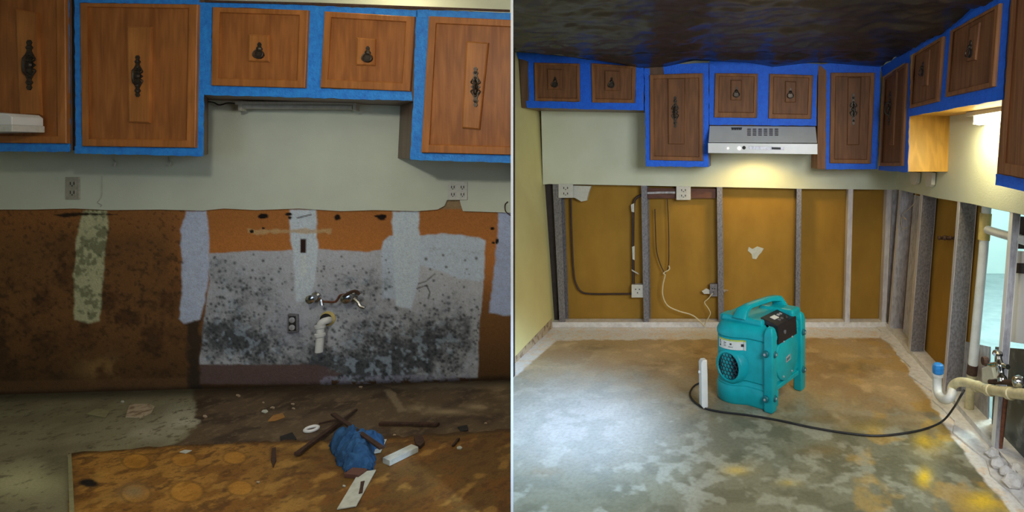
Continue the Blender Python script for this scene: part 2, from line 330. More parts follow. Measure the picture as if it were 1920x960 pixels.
def wall_low(X, Y, Z, x, y):
    LC = lambda r, g, b: np.array(C(r, g, b, .47)); LW = lambda r, g, b: np.array(C(r*.90, g*.93, b*.98, .40))
    n1 = fbm(X, Z, 9, 5, 1); n2 = fbm(X, Z, 45, 4, 2); n3 = fbm(X, Z, 3, 3, 3); n5 = fbm(X, Z, 22, 5, 5); n6 = fbm(X, Z, 85, 3, 6); n4 = fbm(X, Z, 110, 3, 4)
    c = np.zeros(X.shape+(3,))+LC(92, 63, 34)
    c = mix(c, LC(146, 92, 44), sstep(300, 400, x)*.95*sstep(600, 470, y))
    c = mix(c, LC(120, 78, 40), sstep(470, 400, y)*.55)
    c = mix(c, LC(58, 38, 22), sstep(.42, .68, n1*.7+n2*.3)*sstep(400, 520, y)*.85*sstep(380, 300, x))
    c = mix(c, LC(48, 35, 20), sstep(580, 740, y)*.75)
    c = mix(c, LC(40, 30, 18), sstep(.60, .72, n2)*.5*sstep(420, 330, x))
    c = mix(c, LC(112, 88, 52), blob(x, y, 190, 690, 50, 25, .8)*sstep(.4, .6, n1))
    c = mix(c, LC(85, 62, 40), msk(x, y, [(-90, 716), (360, 708), (360, 760), (-90, 760)], 4)*.5)
    W = [(392, 476), (420, 474), (480, 471), (600, 467), (655, 470), (690, 473), (714, 468), (717, 452), (730, 441), (780, 443), (830, 436), (850, 440), (895, 444), (911, 451), (909, 500), (900, 600), (896, 708), (700, 716), (598, 712), (598, 686), (374, 684), (380, 620), (388, 560), (392, 520)]
    wm = msk(x, y, W, 2.5, 3, X, Z, 14, 5)
    wc = np.zeros_like(c)+LW(150, 148, 146)
    wc = mix(wc, LW(158, 164, 180), msk(x, y, [(716, 440), (911, 440), (905, 528), (862, 522), (835, 512), (790, 498), (770, 560), (716, 560)], 5, 4, X, Z, 12, 6))
    d = dens(x, y)
    g = sstep(.70-.42*np.clip(d, 0, 1.15), 1.08-.42*np.clip(d, 0, 1.15), n1*.26+n5*.34+n6*.40+.12)
    wc = mix(wc, LC(84, 84, 85), np.clip(d*1.15, 0, .88)*sstep(.12, .66, n1*.5+n5*.5))
    wc = mix(wc, LC(34, 40, 44), g*.74)
    s = np.zeros(X.shape)
    for sx, sy, sr in spots:
        if RNG.rand() < min(1, dens(np.float64(sx), np.float64(sy))*1.0):
            i = (np.abs(x-sx) < 7) & (np.abs(y-sy) < 7)
            s[i] = np.maximum(s[i], np.clip(1.3-np.hypot(x[i]-sx, y[i]-sy)/sr, 0, 1))
    wc = mix(wc, LC(36, 40, 42), s*.85)
    wc = mix(wc, LW(150, 160, 168), sstep(.56, .72, fbm(X, Z, 30, 3, 9))*np.clip(d, 0, 1)*.45)
    c = c*(1-wm[..., None])+wc*wm[..., None]
    c = mix(c, LC(76, 62, 60), msk(x, y, [(374, 684), (598, 684), (640, 700), (600, 722), (374, 720)], 3, 3, X, Z, 20, 7)*.9)
    c = mix(c, LC(30, 28, 24), msk(x, y, [(352, 606), (376, 600), (378, 740), (352, 740)], 8, 10, X, Z, 20, 8)*.8)
    c = mix(c, LW(120, 118, 130), msk(x, y, [(600, 706), (720, 704), (880, 702), (880, 714), (700, 722), (600, 722)], 4, 5, X, Z, 25, 11)*.6*sstep(.4, .55, n2))
    c = mix(c, LC(112, 94, 70), msk(x, y, [(815, 360), (872, 360), (872, 392), (815, 392)], 3))
    # joint compound bands
    for poly, cc, mo in (([(155, 395), (200, 395), (203, 425), (197, 480), (190, 560), (187, 602), (165, 606), (140, 600), (138, 520), (146, 430)], (150, 145, 108), .65),
                         ([(350, 397), (386, 396), (392, 430), (392, 520), (384, 565), (374, 598), (345, 606), (336, 598), (343, 530), (338, 430)], (152, 156, 168), .10),
                         ([(543, 392), (592, 392), (596, 460), (590, 520), (582, 566), (556, 566), (550, 500), (544, 440)], (164, 168, 178), .08),
                         ([(735, 396), (785, 396), (786, 450), (784, 530), (770, 580), (742, 572), (738, 500)], (160, 166, 184), 0),
                         ([(934, 398), (975, 398), (975, 590), (950, 592), (918, 586), (925, 520), (932, 450)], (140, 146, 162), .1)):
        m = msk(x, y, poly, 4, 3, X, Z, 25, 12)
        k = np.zeros_like(c)+LW(*cc); k = mix(k, LC(56, 60, 40), sstep(.48, .62, n2*.6+n1*.4)*mo)
        c = c*(1-m[..., None])+k*m[..., None]
    for (sx, sy, sr) in mspots:
        i = (np.abs(x-sx) < 6) & (np.abs(y-sy) < 6)
        a = np.clip(1.2-np.hypot(x[i]-sx, y[i]-sy)/sr, 0, 1)*.6
        c[i] = c[i]*(1-a[:, None])+LC(34, 26, 18)*a[:, None]
    # horizontal joint tape, holes, scratches, slot
    c = mix(c, LC(150, 128, 92), msk(x, y, [(465, 430), (620, 430), (618, 437), (465, 438)], 3, 4, X, Z, 30, 13)*.75)
    for hx, hy, ra, rb in ((493, 405, 10, 5), (541, 402, 8, 3), (544, 408, 4, 3), (633, 408, 6, 6), (716, 407, 8, 5), (706, 405, 5, 2), (494, 428, 3, 2), (923, 429, 4, 3), (932, 452, 3, 5), (925, 455, 3, 2), (472, 434, 4, 3)):
        c = mix(c, LC(16, 10, 8), (sstep(1.25, .8, np.hypot((x-hx)/ra, (y-hy)/rb)+(n2-.5)*.9)))
    c = mix(c, LC(30, 20, 16), msk(x, y, [(556, 408), (585, 401), (585, 403), (557, 410)], 1.5))
    c = mix(c, LC(30, 22, 12), msk(x, y, [(100, 403), (140, 398), (170, 400), (220, 402), (220, 403), (165, 403), (120, 408)], 2, 2, X, Z, 40, 15))
    c = mix(c, LW(176, 178, 180), msk(x, y, [(562, 478), (574, 478), (574, 518), (562, 518)], 3)*.4)
    c = mix(c, LC(38, 22, 16), msk(x, y, [(563, 448), (574, 448), (574, 474), (563, 474)], 1.5))
    # crack
    for q in ([(782, 541), (800, 535), (806, 548), (803, 560)], [(785, 532), (798, 528), (815, 514)]):
        for a_, b_ in zip(q[:-1], q[1:]):
            ex, ey = b_[0]-a_[0], b_[1]-a_[1]; t = np.clip(((x-a_[0])*ex+(y-a_[1])*ey)/(ex*ex+ey*ey), 0, 1)
            c = mix(c, LC(60, 56, 56), sstep(2.0, .6, np.hypot(x-a_[0]-t*ex, y-a_[1]-t*ey)+(n2-.5)*2)*.8)
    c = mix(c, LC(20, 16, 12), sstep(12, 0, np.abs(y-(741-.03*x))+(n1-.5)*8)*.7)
    # light primer halo round the metal box and drain
    c = mix(c, LW(128, 126, 130), (blob(x, y, 545, 610, 30, 32, .7)+blob(x, y, 605, 560, 40, 22, .35)).clip(0, .8)*sstep(.30, .6, n1+.15))
    c = c*(.86+.28*n4[..., None])
    return c
nc, nr = 540, 200
sx = np.linspace(-90, 959.6, nc)
P = np.zeros((nr, nc, 3))
for j in range(nc):
    a = wpt(sx[j], 0); zt = WL.pt(sx[j], 372).z
    P[:, j, 0] = a.x; P[:, j, 1] = a.y; P[:, j, 2] = np.linspace(zt+.02, -.0, nr)
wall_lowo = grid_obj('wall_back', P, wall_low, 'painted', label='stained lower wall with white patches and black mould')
mb = MB(); a, b = wpt(-90, 0), wpt(959.5, 0)
mb.prism([a-nl*.002, b-nl*.002, b-nl*.002+Vector((0,0,2.25)), a-nl*.002+Vector((0,0,2.25))], [a-nl*.06, b-nl*.06, b-nl*.06+Vector((0,0,2.25)), a-nl*.06+Vector((0,0,2.25))])
struct(mb, 'wall_backing', 'dark')['kind'] = 'structure'
# pale painted plasterboard above the cut
mb = MB()
top = [(-90, -70), (959.5, -70)]
cut = [(959.5, 399), (900, 397), (868, 396), (864, 384), (862, 375), (838, 375), (833, 386), (820, 393), (780, 396), (700, 394), (640, 396), (560, 391), (480, 394), (420, 391), (380, 395), (300, 393), (205, 394), (140, 391), (60, 393), (-90, 393)]
mb.pl(WL, [(x, y) for x, y in top]+cut, .012, 0)
struct(mb, 'wall_front', 'paint', label='pale painted plasterboard above the ragged cut line')
# side wall and ceiling
a = wpt(-90, 0); mb = MB(); mb.box((a.x-.05, 1.9, 1.125), (.08, 2.6, 2.25)); struct(mb, 'wall_left', 'paint')
mb = MB(); mb.box((-1.3, 2.0, 2.28), (6.4, 4.9, .06)); struct(mb, 'ceiling', 'ceil')
# partition between the two rooms
mb = MB()
def along(d, off): r = Vector((lineX(1), 1, 0)).normalized(); n = Vector((r.y, -r.x, 0)); return Vector((lineX(d), d, 0))+n*off
h2 = Vector((0, 0, 2.25))
q = [along(1.93, -.004), along(1.93, .004), along(3.50, .004), along(3.50, -.004)]
mb.prism(q, [v+h2 for v in q]); struct(mb, 'wall_partition', 'white', label='thin white partition between the two rooms')

# left floor
def floor_l(X, Y, Z, x, y):
    LC = lambda r, g, b: np.array(C(r, g, b, .25))
    n1 = fbm(X, Y, 7, 5, 21); n2 = fbm(X, Y, 40, 4, 22); n3 = fbm(X, Y, 2.2, 3, 23)
    c = np.zeros(X.shape+(3,))+LC(54, 44, 31)
    c = mix(c, LC(34, 25, 17), sstep(.42, .66, n1)*.8)
    c = mix(c, LC(78, 66, 50), sstep(.56, .75, n2)*.45)
    m = msk(x, y, [(-300, 700), (366, 724), (362, 745), (372, 770), (374, 790), (352, 805), (345, 822), (322, 838), (330, 1200), (-300, 1200)], 6, 12, X, Y, 9, 24)
    g = np.zeros_like(c)+LC(78, 75, 58); g = mix(g, LC(60, 56, 42), sstep(.4, .7, n1)*.7)
    g = mix(g, LC(104, 102, 88), (blob(x, y, 345, 790, 40, 28)+blob(x, y, 270, 810, 40, 18, .6)).clip(0, 1)*sstep(.35, .6, n1+.1))
    g = mix(g, LC(38, 34, 24), blob(x, y, 100, 880, 40, 26, 1)*sstep(.35, .55, n1+.06))
    g = mix(g, LC(104, 104, 78), blob(x, y, 40, 905, 90, 30, .8)*sstep(.35, .6, n3+.1))
    g = mix(g, LC(44, 38, 26), sstep(.64, .72, n2)*.7)
    c = c*(1-m[..., None])+g*m[..., None]
    for poly in ([(718, 722), (960, 714), (960, 726), (740, 730)], [(720, 730), (732, 728), (760, 768), (748, 770)]):
        c = mix(c, LC(84, 74, 58), msk(x, y, poly, 4, 6, X, Y, 14, 25)*.7)
    for q in ((790, 766, 26, 9), (900, 762, 28, 6), (940, 735, 20, 14), (840, 772, 30, 5), (930, 760, 20, 5)):
        c = mix(c, LC(96, 84, 64), blob(x, y, *q)*.8*sstep(.35, .6, n1+.1))
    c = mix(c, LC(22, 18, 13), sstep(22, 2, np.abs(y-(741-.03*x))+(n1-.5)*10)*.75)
    return c
def fan(xa_fn, xb_fn, d0, d1, nr, nc, z=0):
    P = np.zeros((nr, nc, 3)); d = np.linspace(d1, d0, nr)
    for i in range(nr):
        P[i, :, 0] = np.linspace(xa_fn(d[i]), xb_fn(d[i]), nc); P[i, :, 1] = d[i]; P[i, :, 2] = z
    return P
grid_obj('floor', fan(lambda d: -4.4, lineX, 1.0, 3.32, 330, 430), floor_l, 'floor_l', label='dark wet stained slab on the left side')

# right floor
KR = .42
def RC(r, g, b): return np.array(C(r, g, b, KR))
def floor_r(X, Y, Z, x, y):
    n1 = fbm(X, Y, 4.5, 5, 31); n2 = fbm(X, Y, 26, 4, 32); n3 = fbm(X, Y*1.6, 1.6, 3, 33); n4 = fbm(X, Y, 10, 4, 34)
    c = np.zeros(X.shape+(3,))+RC(88, 87, 72)
    far = sstep(800, 690, y+(n1-.5)*70-(x-1400)*.12)
    c = mix(c, RC(136, 116, 84), far*.9)
    c = mix(c, RC(112, 88, 58), far*sstep(.44, .64, n1)*.7)
    c = mix(c, RC(158, 138, 104), sstep(.52, .72, n4)*.55*far)
    c = mix(c, RC(72, 71, 56), (1-far)*sstep(.45, .62, n4)*.8)
    c = mix(c, RC(118, 118, 106), (1-far)*sstep(.52, .68, fbm(X, Y, 14, 4, 36))*.65)
    c = mix(c, RC(136, 108, 48), sstep(.52, .66, fbm(X, Y, 6, 4, 37))*sstep(1440, 1700, x)*.6)
    for q, k in (((1733, 895, 14, 16), .95), ((1845, 940, 34, 18), .95), ((1735, 825, 18, 10), .6), ((1380, 882, 22, 8), .5), ((1745, 830, 30, 24), .4), ((1630, 800, 30, 10), .35), ((1905, 960, 30, 20), .4), ((1480, 905, 20, 6), .3)):
        c = mix(c, RC(168, 140, 24), blob(x, y, *q).clip(0, 1)*k*sstep(.3, .55, n4+.12))
    for q in ((1240, 680, 26, 8), (1120, 652, 30, 8), (1600, 690, 40, 10), (1690, 645, 26, 10), (1195, 742, 26, 10), (1560, 780, 40, 12), (1620, 795, 50, 12), (1540, 845, 50, 10), (1020, 885, 36, 10)):
        c = mix(c, RC(88, 76, 50), blob(x, y, *q).clip(0, 1)*.7*sstep(.35, .55, n4+.08))
    c = mix(c, RC(170, 175, 178), blob(x, y, 1080, 790, 160, 80, .7).clip(0, 1))  # greyer concrete, with part of the daylight pool painted in
    c = mix(c, RC(120, 124, 118), sstep(.5, .62, n4)*blob(x, y, 1060, 800, 150, 90, .5).clip(0, 1))
    # pale plaster border along the walls
    wv = (n2-.5)*10
    bd = msk(x, y, [(1030, 600), (1680, 600), (1680, 633), (1030, 638)], 3, 3, X, Y, 20, 38)
    bd = np.maximum(bd, msk(x, y, [(1034, 600), (1048, 634), (1010, 668), (955, 715), (955, 690)], 3, 3, X, Y, 20, 41)*.9)
    bd = np.maximum(bd, msk(x, y, [(1655, 618), (1700, 690), (1745, 755), (1790, 822), (1835, 885), (1880, 938), (1935, 1010), (2100, 1010), (1700, 600)], 4, 8, X, Y, 12, 39))
    c = mix(c, RC(208, 200, 188), bd*.92)
    c = mix(c, RC(170, 140, 104), bd*sstep(.52, .66, n2)*.4)
    return c
grid_obj('floor', fan(lambda d: max(lineX(d), -1.43) if d > 3.4 else lineX(d), lambda d: 1.26, 1.0, 4.38, 420, 420), floor_r, 'floor_r', label='bare patchy concrete floor on the right side')

# ============================================================ SETTING, right room
XT = 1.25
mb = MB(); mb.pl(BR, [(1010, 20), (1700, 20), (1700, 357), (1690, 356), (1600, 355), (1500, 354), (1420, 352), (1300, 350), (1150, 347), (1030, 345), (1018, 346)], 0, -.013)
struct(mb, 'wall_back', 'paint_r', label='pale upper wall behind the right cabinets')
mb = MB(); mb.box((-.08, 4.385, 1.1), (2.9, .03, 2.2)); struct(mb, 'wall_far', 'kraft', label='brown backing board seen between the steel studs')
def wl(d, z, off=0): return Vector((-1.41-.07*z+off, d, z))
mb = MB(); q = [wl(4.38, .0), wl(3.40, .0), wl(3.40, 2.2), wl(4.38, 2.2)]
mb.prism(q, [v+Vector((-.04, 0, 0)) for v in q]); struct(mb, 'wall_left', 'paint_y', label='yellowish side wall of the right room')
mb = MB(); q = [wl(4.27, 0, .003), wl(3.5, 0, .003), wl(3.5, .035, .003), wl(4.27, .07, .003)]
mb.prism(q, [v+Vector((-.004, 0, 0)) for v in q]); struct(mb, 'trim_1', 'scrap_p')
# right wall: plasterboard above the cut, open studs below
def wr(d, z, off=0): return Vector((1.125+.08*z-off, d, z))
zc = lambda d: 1.057+(4.27-d)*.009
mb = MB(); q = [wr(4.30, zc(4.3)), wr(3.4, zc(3.4)-.004), wr(2.9, zc(2.9)+.003), wr(2.3, zc(2.3)), wr(.9, zc(.9)), wr(.9, 2.2), wr(4.30, 2.2)]
mb.prism(q, [v+Vector((.014, 0, 0)) for v in q]); struct(mb, 'wall_right', 'paint_r', label='pale wall above the open studs on the right')
mb = MB(); q = [wr(4.30, zc(4.3)-.02, -.10), wr(1.7, zc(1.7)-.02, -.10), wr(1.7, 2.2, -.10), wr(4.30, 2.2, -.10)]
mb.prism(q, [v+Vector((.014, 0, 0)) for v in q]); struct(mb, 'wall_right', 'far_wall')
# kraft backing pieces of the right wall (up to the open bay)
mb = MB(); q = [wr(4.30, 0, -.105), wr(3.02, 0, -.105), wr(2.92, 1.06, -.105), wr(4.30, 1.06, -.105)]
mb.prism(q, [v+Vector((.014, 0, 0)) for v in q]); struct(mb, 'wall_right', 'kraft')
# space beyond the open studs
mb = MB(); mb.box((3.2, 3.6, -.01), (3.9, 5.4, .02)); struct(mb, 'floor', 'far_floor', label='shiny floor of the room beyond the studs')
mb = MB(); mb.box((3.3, 6.2, 1.1), (4.4, .05, 2.2)); struct(mb, 'wall_far', 'far_wall', label='pale wall of the room beyond the studs')
lamp('next_room_daylight', 'AREA', (2.4, 3.6, 2.0), 120, (.74, 1, .98), aim=(2.2, 4.8, .6), size=1.0, size_y=1.0)
# tracks along the floor
mb = MB(); mb.box((-.14, 4.315, .022), (2.56, .09, .04)); struct(mb, 'trim_2', 'mortar')
mb = MB(); mb.box((1.19, 2.6, .02), (.10, 3.4, .036)); struct(mb, 'trim_3', 'mortar')
mb = MB(); q = []
for i in range(30):
    d = 4.27-i*.115; q.append(Vector((1.06+.025*math.sin(i*2.1)+.012*math.sin(i*5.3), d, .001)))
bk = [Vector((1.14, v.y, .001)) for v in q]
up = Vector((0, 0, .008)); mb.prism([v+up for v in q]+[v+up for v in reversed(bk)], q+list(reversed(bk)))
struct(mb, 'trim_4', 'mortar', label='rough pale mortar strip along the right wall')

# black plastic sheeting over the ceiling
edge = [(940, 90), (965, 93), (1060, 101), (1120, 113), (1200, 128), (1250, 125), (1300, 114), (1400, 117), (1450, 125), (1520, 118), (1650, 117), (1710, 117)]
nx, ny = 150, 150; P = np.zeros((ny, nx, 3))
for i in range(ny):
    t = i/(ny-1); d = 3.945-t*(3.945-1.25)
    x0 = max(lineX(d)+.008, -1.53) if d < 3.5 else -1.545+.0*d; x1 = 1.005
    for j in range(nx):
        u = j/(nx-1); X = x0+(x1-x0)*u; px = PX+FP*X/3.945
        ze = 1.34+(285-np.interp(px, [e[0] for e in edge], [e[1] for e in edge]))*3.945/FP
        k = min(1, t/.18); k = k*k*(3-2*k)
        P[i, j] = (X, d, ze*(1-k)+1.962*k-.028*max(0, (u-.85)/.15))
wr_ = (fbm(P[..., 0]*1.0, P[..., 1]*2.2, 2.4, 4, 51)-.5)*.055+(fbm(P[..., 0]*2.0+P[..., 1], P[..., 1]*1.2, 5, 4, 52)-.5)*.030
fade = np.ones((ny, nx)); fade[:12, :] = np.linspace(.15, 1, 12)[:, None]
P[..., 2] += wr_*fade
o = grid_obj('plastic_sheeting', P, lambda X, Y, Z, x, y: np.zeros(X.shape+(3,))+.014, 'plastic', kind=None)
o.data.polygons.foreach_set('use_smooth', [True]*len(o.data.polygons))
tag(o, 'crumpled black plastic sheeting stretched over the ceiling above the right cabinets', 'plastic sheeting')

# ============================================================ CABINETS
def quadin(q, l, t, r, b):                                # inset of a quad (tl, tr, br, bl) by pixels
    (x0, y0), (x1, y1), (x2, y2), (x3, y3) = q
    def at(u, v):
        ax, ay = x0+(x1-x0)*u, y0+(y1-y0)*u; bx, by = x3+(x2-x3)*u, y3+(y2-y3)*u
        return ax+(bx-ax)*v, ay+(by-ay)*v
    W = ((x1-x0)+(x2-x3))/2; H = ((y3-y0)+(y2-y1))/2
    return [at(l/W, t/H), at(1-r/W, t/H), at(1-r/W, 1-b/H), at(l/W, 1-b/H)]
def pull(P, px, py, kind, parent, h):
    """ornate bronze pull; h in metres"""
    n = P.n; up = Vector((0, 0, 1)); up = (up-n*up.dot(n)).normalized(); rt = up.cross(n).normalized(); c = P.pt(px, py, .024)
    mb = MB()
    if kind == 'tall':
        prof = [(0, .004), (.05, .010), (.10, .006), (.15, .013), (.21, .007), (.27, .012), (.33, .018), (.40, .009), (.45, .013), (.5, .024), (.55, .013), (.60, .009), (.67, .018), (.73, .012), (.79, .007), (.85, .013), (.90, .006), (.95, .010), (1, .004)]
        L = [c+up*(h*(.5-t))+rt*(w_*h/.2) for t, w_ in prof]; R = [c+up*(h*(.5-t))-rt*(w_*h/.2) for t, w_ in reversed(prof)]
        mb.prism([p+n*.005 for p in L+R], L+R)
        mb.lathe(c+n*.004, n, [(.011*h/.2, 0), (.014*h/.2, .004), (.010*h/.2, .012), (.002, .015)], 14)
        mb.tube([c+up*h*.16+n*.004, c+up*h*.13+n*.024, c-up*h*.02+n*.030+rt*.003, c-up*h*.15+n*.024, c-up*h*.20+n*.006], .0042*h/.2+.0008, 8)
        for s_ in (1, -1):
            for q in (.22, .36): mb.lathe(c+up*h*q*s_+n*.004, n, [(.008*h/.2, 0), (.007*h/.2, .004), (.002, .007)], 10)
            for q in (-1, 1): mb.tube([c+up*h*.06*s_+rt*q*.008+n*.003, c+up*h*.11*s_+rt*q*.022*h/.2+n*.004, c+up*h*.20*s_+rt*q*.012*h/.2+n*.003], .0028*h/.2+.0006, 6)
    else:
        prof = [(0, .003), (.12, .008), (.25, .006), (.40, .013), (.52, .010), (.62, .017), (.78, .020), (.92, .014), (1, .006)]
        L = [c+up*(h*(.5-t))+rt*(w_*h/.07) for t, w_ in prof]; R = [c+up*(h*(.5-t))-rt*(w_*h/.07) for t, w_ in reversed(prof)]
        mb.prism([p+n*.004 for p in L+R], L+R)
        mb.lathe(c+up*h*.10+n*.003, n, [(.009*h/.07, 0), (.011*h/.07, .004), (.006*h/.07, .010), (.001, .012)], 12)
        k = h/.07
        ring = [c+up*(h*.08)+rt*.004*k+n*.008, c+rt*.017*k-up*h*.10+n*.012, c+rt*.018*k-up*h*.34+n*.014, c-up*h*.46+n*.015, c-rt*.018*k-up*h*.34+n*.014, c-rt*.017*k-up*h*.10+n*.012, c+up*(h*.08)-rt*.004*k+n*.008]
        mb.tube(ring, .0026*k, 8)
    return mb.build('handle', 'bronze', parent, smooth=True)
def door(P, q, fr, block, hd, kind, root, m=('oak', 'oak_frame', 'oak_panel'), h=.2, th=.02):
    """q outer quad (tl,tr,br,bl); fr = frame widths (l,t,r,b) in px"""
    iq = quadin(q, *fr); iq2 = quadin(iq, 2.2 if P is FL else 1.3, 2.2 if P is FL else 1.3, 2.2 if P is FL else 1.3, 2.2 if P is FL else 1.3)
    mb = MB(); A = [P.pt(x, y, th) for x, y in q]; B = [P.pt(x, y, th) for x, y in iq]; Cc = [P.pt(x, y, th-.010) for x, y in iq2]
    A0 = [a-P.n*(th-.001) for a in A]
    eq = quadin(q, 1.2, 1.2, 1.2, 1.2); E = [P.pt(x, y, th) for x, y in eq]; A = [a-P.n*.003 for a in A]
    r4 = range(4); V = A0+A+E+B+Cc
    mb.add(V, [(i, (i+1) % 4, 4+(i+1) % 4, 4+i) for i in r4]+[(4+i, 4+(i+1) % 4, 8+(i+1) % 4, 8+i) for i in r4]+[(8+i, 8+(i+1) % 4, 12+(i+1) % 4, 12+i) for i in r4], 1)
    mb.add(V, [(12+i, 12+(i+1) % 4, 16+(i+1) % 4, 16+i) for i in r4], 1)
    mb.add(V, [(16, 17, 18, 19)], 0); mb.add(V, [(3, 2, 1, 0)], 0)
    d = mb.build('door', [m[0], m[1]], root)
    if block:
        b = MB(); f = [P.pt(x, y, th-.002) for x, y in block]; cx = sum(x for x, y in block)/4; cy = sum(y for x, y in block)/4
        w_ = 2.5 if P is FL else 1.5
        f2 = [P.pt(x, y, th+.004) for x, y in quadin(block, w_, w_, w_, w_)]
        base = [p-P.n*(.0085) for p in f]
        b.add(base+f+f2, [(i, (i+1) % 4, 4+(i+1) % 4, 4+i) for i in r4]+[(4+i, 4+(i+1) % 4, 8+(i+1) % 4, 8+i) for i in r4]+[(8, 9, 10, 11), (3, 2, 1, 0)])
        b.build('raised_panel', m[2], d)
    if hd: pull(P, hd[0], hd[1], kind, d, h)
    return d
def tape(P, polys, root, wob=.8):
    """each strip of painter's tape one part; ragged edges; a little thicker where strips overlap"""
    for i, poly in enumerate(polys):
        out = []
        for (x0, y0), (x1, y1) in zip(poly, poly[1:]+poly[:1]):
            L = math.hypot(x1-x0, y1-y0); n = max(1, int(L/9))
            for k in range(n):
                t = k/n; jx, jy = ((random.uniform(-wob, wob), random.uniform(-wob, wob)) if k else (0, 0))
                out.append((x0+(x1-x0)*t+jx, y0+(y1-y0)*t+jy))
        mb = MB(); mb.pl(P, out, .0025+.0007*i, .0004); mb.build('painter_tape', 'tape_l' if P is FL else 'tape', root)
def cabinet(P, face, D, label, doors, tapes, m, root_px, group, hs, side='cabinet_side', body_m=None):
    loc = P.pt(*root_px); root = thing('wall_cabinet', loc, label, 'cabinet', group)
    mb = MB(); f = [P.pt(x, y, 0) for x, y in face]; mb.prism(f, [v+Vector(D) for v in f])
    mb.build('body', body_m or side, root, bevel=.002)
    for q, fr, bl, hd, kind in doors: door(P, q, fr, bl, hd, kind, root, m, hs[kind])
    tape(P, tapes, root)
    return root
OM = ('oak', 'oak_frame', 'oak_panel'); DM = ('shaded_oak', 'shaded_oak_frame', 'shaded_oak')
VPL = Vector(((480-PX)/FP, 1, 0))
DL = VPL*.305
HS = {'tall': .21, 'short': .085}
gl = 'wooden wall cabinets on the left, edged with blue tape'
cabinet(FL, [(-88, -30), (134, -30), (136, 282), (-88, 280)], DL*.98, 'leftmost wooden wall cabinet of the left room, cut off by the picture edge',
        [([(-80, -30), (121, -30), (124, 269), (-80, 267)], (16, 16, 15, 13), [(28, 16), (70, 24), (77, 216), (36, 216)], (56, 122), 'tall')],
        [[(119, -30), (129, -30), (131, 284), (123, 284)], [(-88, 267), (128, 269), (128, 285), (-88, 283)]], OM, (30, 282), gl, {'tall': .25, 'short': .08})
mb = MB(); mb.pl(FL, [(134.5, -30), (140, -30), (141, 282), (136.5, 282)], -.012, -.05); mb.build('shade_gap_strip', 'inner', bpy.data.objects['wall_cabinet'])  # near-black strip stands in for shade in the recess between cabinets
cabinet(FL, [(140, -30), (383, -30), (381, 290), (141, 285)], DL, 'tall wooden wall cabinet in the left room, left of the two short doors',
        [([(149, 5), (370, 8), (365, 277), (153, 274)], (14, 7, 15, 13), [(237, 49), (284, 50), (281, 231), (241, 229)], (259, 143), 'tall')],
        [[(139, -30), (149, -30), (153, 286), (142, 286)], [(368, 4), (397, 4), (396, 172), (382, 176), (380, 292), (365, 292)], [(140, 274), (380, 277), (380, 293), (140, 288)], [(149, -30), (372, -30), (372, 8), (149, 5)]], OM, (260, 288), gl, HS)
cabinet(FL, [(383.5, 3), (577, 5), (806, 16), (776, 190), (577, 184), (383, 178)], DL, 'short two-door wooden cabinet above the unlit tube in the left room',
        [([(398, 13), (577, 19), (571, 165), (395, 160)], (14, 9, 14, 13), [(466, 64), (504, 66), (505, 116), (465, 115)], (487, 95), 'short'),
         ([(608, 21), (777, 31), (768, 171), (600, 164)], (13, 10, 14, 14), [(669, 70), (704, 73), (703, 123), (667, 122)], (690, 102), 'short')],
        [[(383, 4), (480, 6), (806, 20), (806, 33), (700, 26), (607, 22), (480, 15), (383, 13)], [(575, 12), (610, 14), (600, 184), (570, 182)], [(383, 160), (570, 165), (771, 171), (773, 189), (570, 183), (383, 178)]], OM, (580, 187), gl, HS)
cabinet(FL, [(806.5, 17), (1035, 28), (1035, 306), (772, 298), (777, 190)], DL, 'tall wooden wall cabinet at the right end of the left room, cut by the partition',
        [([(804, 30), (1020, 40), (1020, 292), (789, 286)], (14, 12, 14, 14), [(874, 77), (916, 80), (899, 243), (866, 240)], (892, 163), 'tall')],
        [[(780, 20), (806, 20), (790, 300), (769, 298), (775, 190)], [(786, 286), (1030, 292), (1030, 307), (770, 300)], [(783, 18), (1030, 27), (1030, 40), (783, 32)]], OM, (860, 300), gl, HS)
bpy.data.objects.get('wall_cabinet.003')
# trim the last left cabinet where it would pass the partition
def cut_by_partition(root, off=.0055):
    r = Vector((lineX(1), 1, 0)).normalized(); n = Vector((r.y, -r.x, 0))
    for o in [root]+list(root.children_recursive):
        if o.type != 'MESH': continue
        c = WORLDLOC[o.name]; bm = bmesh.new(); bm.from_mesh(o.data)
        g = bm.verts[:]+bm.edges[:]+bm.faces[:]
        res = bmesh.ops.bisect_plane(bm, geom=g, plane_co=-c-n*off, plane_no=n, clear_outer=True)
        ed = [e for e in res['geom_cut'] if isinstance(e, bmesh.types.BMEdge)]
        if ed:
            try: bmesh.ops.contextual_create(bm, geom=ed)
            except Exception: pass
        bm.to_mesh(o.data); bm.free(); o.data.update()
lastcab = [o for o in bpy.data.objects if o.name.startswith('wall_cabinet')][-1]
cut_by_partition(lastcab)
# blurred brown crown line above the tape
mb = MB(); mb.pl(FL, [(383, 0), (600, 5), (955, 18), (955, 22), (600, 9), (383, 4)], .012, .0015); struct(mb, 'trim_5', 'rust')

